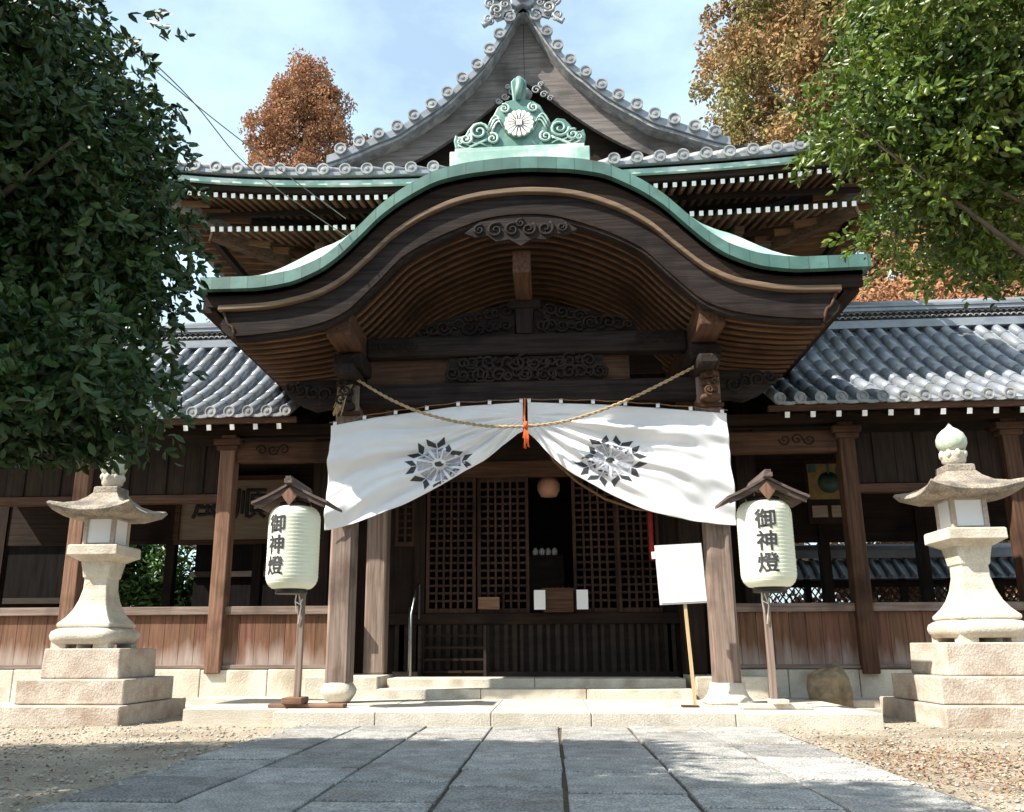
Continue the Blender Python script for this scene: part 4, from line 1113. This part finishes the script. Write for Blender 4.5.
# ------------------------------------------------------------------ notice sign
t = thing('notice_sign', 'white blank notice board on a thin pale wooden stake by the right column', 'sign', (1.78, 9.75, .15))
rot = Matrix.Rotation(R(-2.5), 3, 'Y')
def rbox(mb, *a):
    mb.box(*a, rot=rot, piv=(1.78, 9.75, 1.2)); return mb
m = MB(); rbox(m, 1.765, 1.80, 9.76, 9.785, .15, 1.85); m.build('stake', wood('lightwood', 'z'), t)
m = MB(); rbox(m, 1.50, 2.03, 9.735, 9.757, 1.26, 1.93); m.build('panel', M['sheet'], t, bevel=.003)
m = MB(); rbox(m, 1.515, 2.02, 9.728, 9.733, 1.28, 1.60); m.build('lower_sheet', M['white'], t)
m = MB(); rbox(m, 1.46, 1.50, 9.735, 9.757, 1.78, 1.86); m.build('tape', M['white'], t)
m = MB(); m.box(1.68, 1.86, 9.70, 9.84, .15, .17); m.build('foot_plate', wood('mid', 'x'), t)

# rock
m = MB(); m.lathe([(.20, -.02), (.30, .05), (.32, .22), (.30, .38), (.20, .47), (.06, .49)], (0, 0, 0), 18, sq=3)
m.v = [(3.74 + x * .80 * (1 + .10 * math.sin(9 * z + 4 * x)) + .05 * z, 11.3 + y * .6, z * (1.12 + .12 * x) + .03 * math.sin(11 * x) + .02 * math.sin(9 * y)) for x, y, z in m.v]
tag(m.build('rock', M['rock'], subsurf=0), 'rough upright brown rock against the shaded stone base of the right corridor', 'rock')

# plaques in the corridors
t = thing('hanging_board', 'old wooden calligraphy board with two black characters in the left corridor', 'signboard', (-5.3, 14.4, 3.2))
m = MB(); m.box(-6.3, -4.35, 14.40, 14.45, 2.62, 3.72); m.build('panel', M['board'], t)
m = MB()
for a in ((-6.36, -4.29, 2.56, 2.64), (-6.36, -4.29, 3.70, 3.78)): m.box(a[0], a[1], 14.36, 14.46, a[2], a[3])
for a in ((-6.38, -6.29), (-4.36, -4.27)): m.box(a[0], a[1], 14.365, 14.455, 2.64, 3.70)
m.build('frame', wood('mid', 'x'), t)
for chh, x in (('風', -5.80), ('順', -5.02)):
    vs, fs = text_mesh(chh, .60, 0); m = MB()
    for q, (ox, oz) in enumerate(((0, 0), (.014, 0), (-.014, 0), (0, .012), (0, -.012))): m.add([(x + v[0] + ox, 14.393 - .001 * q, 3.28 + v[1] + oz) for v in vs], fs); m.build('character', M['ink'], t)
t = thing('votive_picture', 'framed gold and green votive picture hung inside the right corridor', 'picture', (4.6, 13.2, 3.1))
m = MB(); m.box(4.27, 4.90, 13.2, 13.23, 2.62, 3.62); m.build('frame', wood('dark', 'z'), t)
m = MB(); m.box(4.31, 4.86, 13.185, 13.197, 3.0, 3.56); m.build('painting', M['picgold'], t)
m = MB(); m.lathe([(.01, -.006), (.17, 0), (.01, .006)], (0, 0, 0), 18); m.v = [(4.62 + x, 13.178 + z, 3.26 + y) for x, y, z in m.v]
m.box(4.60, 4.64, 13.174, 13.182, 3.40, 3.56); m.box(4.32, 4.44, 13.176, 13.184, 3.42, 3.55); m.box(4.74, 4.85, 13.176, 13.184, 3.36, 3.5); m.build('painted_shape', M['picgreen'], t)
m = MB(); m.box(4.33, 4.56, 13.185, 13.197, 2.72, 2.90); m.box(4.62, 4.84, 13.185, 13.197, 2.72, 2.90); m.build('caption_panel', M['board'], t)

# inner fences with tile coping behind the corridors
def inner_fence(x0, x1, y, zt_, label):
    t = thing('inner_fence', label, 'fence', ((x0 + x1) / 2, y, 0))
    m = MB(); a = x0
    while a < x1:
        m.box(a, a + .12, y - .06, y + .06, 0, zt_ - .3); a += .9
    m.box(x0, x1, y - .05, y + .05, .75, .87); m.box(x0, x1, y - .055, y + .055, zt_ - .55, zt_ - .42); m.box(x0, x1, y - .03, y + .03, .1, .75)
    m.build('frame', wood('dark', 'x'), t)
    m = MB(); a = x0 - 1
    while a < x1:
        for s in (-1, 1):
            xa, xb = (a, a + .75) if s > 0 else (a + .75, a)
            m.beam((xa, y + .01 * s, .87), (xb, y + .01 * s, zt_ - .55), .02, .035, up=(0, 1, 0))
        a += .125
    m.build('diamond_lattice', wood('mid', 'x'), t)
    m = MB()
    a = x0
    while a < x1:
        m.tube([(a, y - .42, zt_ - .38), (a, y, zt_)], .05, 8); a += .22
    m.add([(x0, y - .42, zt_ - .42), (x1, y - .42, zt_ - .42), (x1, y, zt_ - .03), (x0, y, zt_ - .03)], [(0, 1, 2, 3)])
    m.add([(x0, y + .42, zt_ - .42), (x1, y + .42, zt_ - .42), (x1, y, zt_ - .03), (x0, y, zt_ - .03)], [(3, 2, 1, 0)])
    m.box(x0, x1, y - .10, y + .10, zt_, zt_ + .16); m.tube([(x0, y, zt_ + .2), (x1, y, zt_ + .2)], .08, 10)
    m.build('tile_coping', M['tile'], t)
inner_fence(3.4, 11.5, 17.0, 2.45, 'low lattice fence with tiled coping seen through the right corridor')

t = thing('storehouse', 'dark timber outbuilding glimpsed through the left corridor beside the sunlit bush', 'outbuilding', (-5.5, 18.5, 0))
m = MB(); m.box(-7.6, -3.2, 18.2, 21, 0, 3.3); m.build('wall', M['shadeboards'], t)
m = MB()
for z in (.7, 1.5, 2.3): m.box(-7.65, -3.15, 18.12, 18.198, z, z + .12)
m.build('wall_rail', M['void'], t)
m = MB(); m.prism([(-8.1, 3.2), (-5.4, 4.7), (-2.7, 3.2), (-2.7, 3.05), (-5.4, 4.5), (-8.1, 3.05)][::-1], 17.7, 21.4); m.build('roof', M['tile'], t)
t = thing('storehouse', 'dark timber outbuilding at the far left edge behind the corridor rail', 'outbuilding', (-12.6, 17.5, 0))
m = MB(); m.box(-16, -9.9, 17.3, 20, 0, 3.4); m.build('wall', M['shadeboards'], t)
m = MB()
for z in (.9, 1.7): m.box(-16, -9.85, 17.22, 17.298, z, z + .12)
m.build('wall_rail', M['void'], t)
m = MB(); m.add([(-16.2, 17.0, 3.4), (-9.7, 17.0, 3.4), (-9.7, 18.6, 4.1), (-16.2, 18.6, 4.1), (-9.7, 20.2, 3.4), (-16.2, 20.2, 3.4)], [(0, 1, 2, 3), (3, 2, 4, 5)]); m.build('roof', M['tile'], t)

# ------------------------------------------------------------------ FOLIAGE
def leaf_mesh(name, pos, size, material, parent, seed=0, updir=None, aspect=.42, jitter=1.0, droop=0.0):
    r = np.random.RandomState(seed); n = len(pos)
    d = r.normal(size=(n, 3)); d[:, 2] -= droop
    if updir is not None: d = d * jitter + updir
    d /= np.linalg.norm(d, axis=1)[:, None]
    q = r.normal(size=(n, 3)); q[:, 2] *= .5
    s = np.cross(d, q); s /= np.linalg.norm(s, axis=1)[:, None]
    nn = np.cross(s, d)
    L = (size * r.uniform(.65, 1.25, n))[:, None]; W = L * aspect
    b = pos; 
    v = np.stack([b, b + d * L * .30 + s * W * .5 + nn * W * .18, b + d * L * .68 + s * W * .45 + nn * W * .16, b + d * L - nn * L * .10,
                  b + d * L * .68 - s * W * .45 + nn * W * .16, b + d * L * .30 - s * W * .5 + nn * W * .18], axis=1).reshape(-1, 3)
    o = parent_origin(parent) if parent else Vector((0, 0, 0)); v = v - np.array(o)
    me = bpy.data.meshes.new(name); me.vertices.add(len(v)); me.vertices.foreach_set('co', v.ravel())
    idx = (np.arange(n)[:, None] * 6 + np.array([0, 1, 2, 3, 0, 3, 4, 5])[None, :]).ravel()
    me.loops.add(len(idx)); me.loops.foreach_set('vertex_index', idx)
    me.polygons.add(n * 2); me.polygons.foreach_set('loop_start', np.arange(n * 2) * 4)
    me.materials.append(material); me.update(calc_edges=True); me.validate()
    ob = bpy.data.objects.new(name, me); C.objects.link(ob)
    if parent: ob.parent = parent
    return ob
def lumpy(n, c, rad, seed, lumps=26, lr=.35, shell=.55, flat=1.0):
    r = np.random.RandomState(seed); c = np.array(c); rad = np.array(rad)
    u = r.normal(size=(lumps, 3)); u /= np.linalg.norm(u, axis=1)[:, None]
    cen = c + u * rad * r.uniform(shell, 1.0, lumps)[:, None] * (1 - lr * .6)
    k = r.randint(0, lumps, n)
    w = r.normal(size=(n, 3)); w /= np.linalg.norm(w, axis=1)[:, None]
    w *= (r.uniform(0, 1, n) ** .45)[:, None]
    return cen[k] + w * rad * lr * r.uniform(.7, 1.2, lumps)[k][:, None], cen
def twigs(P, per, length, seed, droop=.35):
    r = np.random.RandomState(seed); n = len(P)
    d = r.normal(size=(n, 3)); d[:, 2] = d[:, 2] * .6 - droop * .3; d /= np.linalg.norm(d, axis=1)[:, None]
    t = r.uniform(0, 1, (n, per)); sc = r.uniform(.6, 1.3, n)[:, None, None]
    pos = P[:, None, :] + d[:, None, :] * (t[:, :, None] * length) * sc + r.normal(size=(n, per, 3)) * .008
    pos[:, :, 2] -= droop * length * t ** 2
    dr = np.repeat(d[:, None, :], per, 1)
    return pos.reshape(-1, 3), dr.reshape(-1, 3) * 1.15
def limbs(mb, base, top, targets, r0, seed):
    r_ = random.Random(seed); base = Vector(base); top = Vector(top)
    n = 8; pts = [base.lerp(top, i / n) + Vector((r_.uniform(-.04, .04), r_.uniform(-.04, .04), 0)) for i in range(n + 1)]
    mb.tube(pts, [r0 * (1 - .75 * i / n) for i in range(n + 1)], 10)
    for tg in targets:
        tg = Vector(tg); k = r_.randint(2, n - 1); a = pts[k]
        mid = a.lerp(tg, .5) + Vector((r_.uniform(-.15, .15), r_.uniform(-.15, .15), r_.uniform(.0, .25)))
        mb.tube([a, mid, tg], [r0 * .35, r0 * .2, r0 * .06], 6)

# near left tree: large evergreen beside the approach
tl = thing('evergreen_tree', 'dark leafy evergreen filling the left side, hanging over the left stone lantern', 'tree', (-4.6, 4.6, 0))
P1, cen = lumpy(40000, (-4.25, 4.75, 4.05), (2.45, 2.2, 2.4), 3, 80, .30, .30)
P2, cen2 = lumpy(26000, (-3.0, 4.6, 3.6), (1.10, 1.3, 2.05), 5, 60, .34, .3)
PL = np.vstack([P1, P2])
# keep the outline: right-hand edge follows the visible crown, underside clear
def keepL(p):
    x, y, z = p[:, 0], p[:, 1], p[:, 2]
    edge = np.interp(z, [1.5, 1.75, 2.1, 2.6, 3.2, 3.6, 4.2, 5.6], [-2.9, -2.10, -2.02, -1.78, -1.72, -1.85, -1.98, -2.35])
    edge = edge * (y / 4.5) + .28 * (1 - y / 4.5)
    low = 1.76 + .12 * np.sin(x * 5.0) + (y - 3.9) * .10
    e = npr.normal(size=len(p)) * .035
    return (x < edge + e + .03 * np.sin(z * 23)) & (z > low + e) & (y > 2.9)
PX, cenx = lumpy(22000, (-5.2, 4.6, 4.0), (1.9, 2.1, 2.3), 66, 50, .34, .3)
P0, cen0 = lumpy(12000, (-2.75, 4.1, 2.15), (1.15, .9, .55), 6, 30, .40, .3)
PL = np.vstack([PL, P0, PX])
PL = PL[keepL(PL)]
PL = PL[(PL[:, 1] + .455 * PL[:, 2] < 7.45 + npr.normal(size=len(PL)) * .12)]
PL = PL[::7]; PL, DL = twigs(PL, 11, .24, 71); k_ = PL[:, 2] > 1.74 + (PL[:, 1] - 3.9) * .12; PL, DL = PL[k_], DL[k_]
leaf_mesh('crown', PL, .074, M['leafL'], tl, 8, droop=.3, jitter=.8, updir=DL)
m = MB(); limbs(m, (-4.6, 4.6, 0), (-4.1, 4.6, 4.4), [tuple(c) for c in list(cen[:14]) + list(cen2[:16]) if c[0] < -2.3], .16, 3); m.build('trunk', M['bark'], tl)

# near right tree, sunlit
tr_ = thing('evergreen_tree', 'bright sunlit evergreen with glossy leaves reaching in from the upper right', 'tree', (5.0, 4.7, 0))
P1, cen = lumpy(38000, (3.55, 4.6, 4.35), (1.75, 1.3, 1.75), 21, 120, .19, .25)
P2, cenb = lumpy(11000, (2.55, 4.55, 3.75), (.80, .8, 1.05), 23, 60, .24, .2)
P3, cen3 = lumpy(7000, (5.2, 4.4, 3.6), (1.4, 1.2, 1.2), 24, 30, .3, .3)
PR = np.vstack([P1, P2, P3])
def keepR(p):
    x, y, z = p[:, 0], p[:, 1], p[:, 2]
    edge = np.interp(z, [2.6, 2.85, 3.05, 3.3, 3.6, 4.0, 4.6, 5.8], [2.75, 2.10, 1.92, 1.83, 1.72, 1.86, 1.98, 2.2])
    edge = .28 + (edge - .28) * (y / 4.5)
    lowz = np.interp(x, [1.8, 2.15, 2.5, 3.0, 5.0], [3.0, 2.84, 2.84, 2.74, 2.6])
    lowz = .8 + (lowz - .8) * (y / 4.5)
    e = npr.normal(size=len(p)) * .05
    return (x > edge + e + .05 * np.sin(z * 17)) & (z > lowz + e + .05 * np.sin(x * 15)) & (y > 3.2)
PR = PR[keepR(PR)]
PR = PR[::6]; PR, DR = twigs(PR, 10, .17, 72, .2)
leaf_mesh('crown', PR, .056, M['leafR'], tr_, 9, droop=.1, jitter=.8, updir=DR)
m = MB(); limbs(m, (5.0, 4.7, 0), (4.4, 4.7, 4.3), [tuple(c) for c in list(cen[:16]) + list(cenb[:14]) if c[0] > 1.9 and c[2] > 2.9], .09, 5); m.build('trunk', M['bark'], tr_)

tc_ = thing('evergreen_tree', 'broad evergreen tree beyond the left edge of the view, shading the sandy ground', 'tree', (-7.8, 3.6, 0))
P1, cen = lumpy(22000, (-7.4, 3.9, 3.8), (2.0, 2.2, 2.0), 61, 60, .30, .3)
Pq, cq = lumpy(14000, (-5.6, 2.5, 4.0), (1.7, 1.2, 1.5), 64, 40, .34, .3)
P1 = np.vstack([P1, Pq])
P1 = P1[(P1[:, 1] + .455 * P1[:, 2] < 7.2 + npr.normal(size=len(P1)) * .12)]
leaf_mesh('crown', P1, .10, M['leafL'], tc_, 62)
m = MB(); limbs(m, (-7.8, 3.6, 0), (-7.5, 3.8, 4.2), [tuple(c) for c in cen[:14]], .16, 9); m.build('trunk', M['bark'], tc_)
# tree behind the camera whose shade falls on the approach
tb_ = thing('evergreen_tree', 'evergreen tree standing left of the approach nearest the viewer, shading the paving', 'tree', (-3.6, .4, 0))
P1, cen = lumpy(26000, (-3.1, 1.3, 4.6), (2.3, 2.0, 1.8), 31, 60, .30, .3)
Pq, cq = lumpy(12000, (-3.4, 2.5, 5.0), (1.5, 1.0, 1.2), 65, 40, .34, .3)
P1 = np.vstack([P1, Pq])
P1 = P1[(P1[:, 0] < -1.0)]
leaf_mesh('crown', P1, .13, M['leafL'], tb_, 12)
m = MB(); limbs(m, (-3.6, .4, 0), (-3.3, .8, 4.6), [tuple(c) for c in cen[:14]], .16, 7); m.build('trunk', M['bark'], tb_)

# distant trees
def conifer(name, label, base, h, r, n, material, seed, pts_scale=.34, prof=None, lean=0, nbr=300, cr=.46):
    t = thing(name, label, 'tree', base); rr = np.random.RandomState(seed)
    nb = nbr; u = rr.uniform(0, 1, nb) ** .85
    f = np.interp(u, [0, .08, .3, .6, .85, 1], prof or [.55, .9, 1, .75, .45, .06])
    a = rr.uniform(0, 2 * np.pi, nb); q = rr.uniform(.45, 1.0, nb) * (1 + .10 * np.sin(a * 3 + u * 9))
    cx = base[0] + np.cos(a) * f * r * q; cyy = base[1] + np.sin(a) * f * r * q; cz = base[2] + h * (.12 + .88 * u)
    cl = np.stack([cx, cyy, cz], 1)
    k = rr.randint(0, nb, n); w = rr.normal(size=(n, 3)); w /= np.linalg.norm(w, axis=1)[:, None]
    w *= (rr.uniform(0, 1, n) ** .35)[:, None] * np.array([cr, cr, cr * 1.25]) * rr.uniform(.55, 1.35, nb)[k][:, None]
    w[:, 2] -= .35 * np.hypot(w[:, 0], w[:, 1])
    # branch tips droop outward
    P_ = cl[k] + w
    leaf_mesh('crown', P_, pts_scale, material, t, seed + 1, droop=.5, aspect=.5)
    m = MB(); m.tube([base, (base[0], base[1], base[2] + h * .97)], [r * .09, .03], 8)
    for i in range(0, nb, 7): m.tube([(base[0], base[1], cl[i][2] - r * .15), tuple(cl[i])], [.06, .015], 5)
    m.build('trunk', M['bark'], t)
    return t
conifer('conifer_tree', 'rust-orange conifer standing alone against the sky behind the left roof', (-8.9, 28, 0), 23.0, 2.6, 130000, M['conifer'], 41, .125, nbr=560, cr=.44,
        prof=[.8, 1.0, 1.0, 1.0, .86, .25])
conifer('conifer_tree', 'large tan-brown conifer rising high behind the right roof beside the sunlit leaves', (10.6, 25, 0), 27.0, 4.9, 200000, M['conifer2'], 43, .165, nbr=1300, cr=.56,
        prof=[.9, 1.0, 1.0, 1.02, .95, .3])
conifer('conifer_tree', 'smaller brown conifer right of the tall one, half hidden by green leaves', (16.0, 26, 0), 20, 4.2, 50000, M['conifer'], 45, .24, nbr=700, cr=.7, prof=[.9, 1, 1, .9, .7, .1])
def bush(name, label, c, rad, n, material, seed, size=.16, cat='bush'):
    t = thing(name, label, cat, (c[0], c[1], 0))
    P_, cen = lumpy(n, c, rad, seed, 40, .32, .4)
    leaf_mesh('crown' if cat == 'tree' else 'foliage', P_, size, material, t, seed + 2)
    m = MB(); limbs(m, (c[0], c[1], 0), (c[0], c[1], c[2]), [tuple(q) for q in cen[:12]], .12, seed); m.build('trunk' if cat == 'tree' else 'stems', M['bark'], t)
bush('broadleaf_tree', 'dark green tree between the brown conifers above the right corridor roof', (13.2, 22, 8.0), (2.6, 2.2, 3.6), 16000, M['green'], 51, .2, 'tree')
bush('low_tree', 'round rust-brown tree crown just above the right corridor ridge', (8.8, 19.5, 7.5), (3.2, 2.2, 2.6), 42000, M['conifer'], 52, .14, 'tree')
bush('yellow_green_tree', 'pale yellow-green tree top peeping over the upper right roof edge', (5.6, 27, 14.6), (1.6, 1.5, 1.9), 9000, M['leafR'], 57, .2, 'tree')
bush('garden_bush', 'sunlit green bush seen through the left corridor behind the stone lantern', (-9.2, 19, 2.0), (1.7, 1.2, 1.7), 9000, M['green'], 53, .15)
bush('garden_bush', 'shaded green bush at the far left behind the left corridor', (-12.6, 19.5, 2.0), (1.6, 1.2, 1.8), 7000, M['green'], 54, .15)
bush('garden_shrub', 'brown sunlit shrub behind the lattice fence of the right corridor', (9.0, 20.5, 2.0), (4.2, 1.0, 1.7), 14000, M['conifer'], 55, .15)
bush('garden_tree', 'dark green tree behind the left corridor roof beside the copper porch roof', (-9.0, 20, 6.9), (2.7, 2, 2.7), 20000, M['green'], 58, .18, 'tree')

# ------------------------------------------------------------------ ground cover
n = 6500
def scatter(x0, x1, y0, y1, n, seed):
    r = np.random.RandomState(seed); return np.stack([r.uniform(x0, x1, n), r.uniform(y0, y1, n)], 1), r
m = MB()
for (x0, x1, y0, y1, nn, sd) in ((-6.5, -2.2, 4.2, 11, 3900, 1), (2.25, 6.5, 4.2, 11, 3900, 2)):
    p, r = scatter(x0, x1, y0, y1, nn, sd)
    for i in range(nn):
        if p[i, 0] > -4.05 and p[i, 0] < 3.52 and p[i, 1] > 8.9: continue
        s = .006 + .017 * r.rand() ** 3; x, y = p[i]; z = s * .35 + (.026 if -2.34 < x < 2.38 and y < 8.9 else 0); a = r.rand() * 3
        c, q = math.cos(a) * s, math.sin(a) * s
        m.add([(x + c, y + q, z), (x - q, y + c, z - s * .07), (x - c, y - q, z), (x + q, y - c, z - s * .03), (x, y, z + s * .6), (x, y, z - s * .3)],
              [(0, 1, 4), (1, 2, 4), (2, 3, 4), (3, 0, 4), (1, 0, 5), (2, 1, 5), (3, 2, 5), (0, 3, 5)], 0, True)
tag(m.build('gravel', M['pebble']), 'loose pale pebbles scattered on the sandy ground', 'gravel', kind='stuff')
r = np.random.RandomState(5); n = 2600
px = 3.0 + r.normal(size=n) * .55; py = 6.3 + r.normal(size=n) * .75
px2 = r.uniform(-5, -2.3, 500); py2 = r.uniform(4.5, 8.5, 500)
px3 = r.uniform(2.4, 5, 500); py3 = r.uniform(4.5, 9, 500)
px = np.concatenate([px, px2, px3]); py = np.concatenate([py, py2, py3])
ok = (px > 2.2) | (px < -2.3); px, py = px[ok], py[ok]
P_ = np.stack([px, py, np.full(len(px), .012)], 1)
o = leaf_mesh('leaf_litter', P_, .035, M['litter'], None, 6, updir=np.array([0, 0, .1]), jitter=1)
co = np.zeros(len(o.data.vertices) * 3); o.data.vertices.foreach_get('co', co); co = co.reshape(-1, 3); co[:, 2] = .012 + np.abs(co[:, 2] - .012) * .45; o.data.vertices.foreach_set('co', co.ravel())
tag(o, 'dry brown leaves and grit lying beside the paving', 'leaf litter', kind='stuff')

# ------------------------------------------------------------------ cables
def cable(pts, label):
    m = MB(); P_ = [Vector(p) for p in pts]; out = []
    for i in range(len(P_) - 1):
        for t in np.linspace(0, 1, 8)[:-1]: out.append(P_[i].lerp(P_[i + 1], t))
    out.append(P_[-1])
    for _ in range(10): out = [out[0]] + [(out[i - 1] + out[i + 1] + out[i] * 2) / 4 for i in range(1, len(out) - 1)] + [out[-1]]
    m.tube(out, .006, 6); tag(m.build('overhead_cable', M['cable']), label, 'cable')
cable([(-2.18, 9.35, 5.76), (-3.04, 8, 5.95), (-3.04, 6.8, 5.91), (-3.56, 6.0, 6.2), (-4.6, 4.8, 6.8)], 'thin cable from the sky ending lower on the porch roof edge')
cable([(-2.19, 9.35, 6.0), (-2.65, 8.3, 6.02), (-3.2, 7.0, 6.05), (-4.0, 5.8, 6.5), (-5.0, 4.4, 7.0)], 'thin cable ending higher on the copper porch roof, right of its pair')

# ------------------------------------------------------------------ camera, light, world
cam = bpy.data.cameras.new('camera'); co_ = bpy.data.objects.new('camera', cam); C.objects.link(co_)
f_, pitch, yaw, roll, pxx, pyy = 838, R(14.1), R(4.3), R(.15), 487, 436
cam.sensor_width = 36; cam.lens = f_ / 1024 * 36
cam.shift_x = (512 - pxx) / 1024; cam.shift_y = (pyy - 406) / 1024
cam.clip_end = 500; cam.clip_start = .05
co_.location = (.28, 0, .8)
co_.rotation_mode = 'QUATERNION'
q = Matrix.Rotation(yaw, 3, 'Z') @ Matrix.Rotation(math.pi / 2 + pitch, 3, 'X') @ Matrix.Rotation(-roll, 3, 'Z')
co_.rotation_quaternion = q.to_quaternion()
scene.camera = co_

LD = Vector((-1.75, -1.0, 2.2)).normalized()
sun = bpy.data.lights.new('sun', 'SUN'); so = bpy.data.objects.new('sun', sun); C.objects.link(so)
sun.energy = 5.0; sun.angle = R(.53); sun.color = (1.0, .95, .86)
so.rotation_mode = 'QUATERNION'; so.rotation_quaternion = LD.to_track_quat('Z', 'Y'); so.location = (-10, -5, 15)
w = bpy.data.worlds.new('World'); scene.world = w; w.use_nodes = True
nt = w.node_tree; bg = nt.nodes['Background']
sky = nt.nodes.new('ShaderNodeTexSky'); sky.sky_type = 'NISHITA'; sky.sun_disc = False
sky.sun_elevation = math.asin(LD.z); sky.sun_rotation = math.atan2(LD.x, LD.y)
sky.air_density = 1.0; sky.dust_density = 2.5; sky.ozone_density = 1.5
# thin high cloud mixed into the sky by direction
tc = nt.nodes.new('ShaderNodeTexCoord'); mp = nt.nodes.new('ShaderNodeMapping'); mp.inputs['Scale'].default_value = (1.6, 1.6, 3.2)
nz = nt.nodes.new('ShaderNodeTexNoise'); nz.inputs['Scale'].default_value = 1.7; nz.inputs['Detail'].default_value = 7; nz.inputs['Roughness'].default_value = .55
cr = nt.nodes.new('ShaderNodeValToRGB'); cr.color_ramp.elements[0].position = .36; cr.color_ramp.elements[1].position = .72; cr.color_ramp.elements[0].color = (.26, .26, .26, 1)
cr.color_ramp.elements[1].color = (.75, .75, .75, 1)
mx = nt.nodes.new('ShaderNodeMix'); mx.data_type = 'RGBA'; mx.inputs[7].default_value = (5.9, 7.9, 8.9, 1)
L = nt.links
L.new(tc.outputs['Generated'], mp.inputs['Vector']); L.new(mp.outputs[0], nz.inputs['Vector']); L.new(nz.outputs['Fac'], cr.inputs['Fac'])
L.new(cr.outputs['Color'], mx.inputs[0]); L.new(sky.outputs[0], mx.inputs[6]); L.new(mx.outputs[2], bg.inputs['Color'])
bg.inputs['Strength'].default_value = .10
scene.view_settings.view_transform = 'Standard'; scene.view_settings.look = 'None'
scene.view_settings.exposure = 1.2; scene.view_settings.gamma = 1
scene.render.resolution_x = 1024; scene.render.resolution_y = 812
scene.render.engine = 'CYCLES'
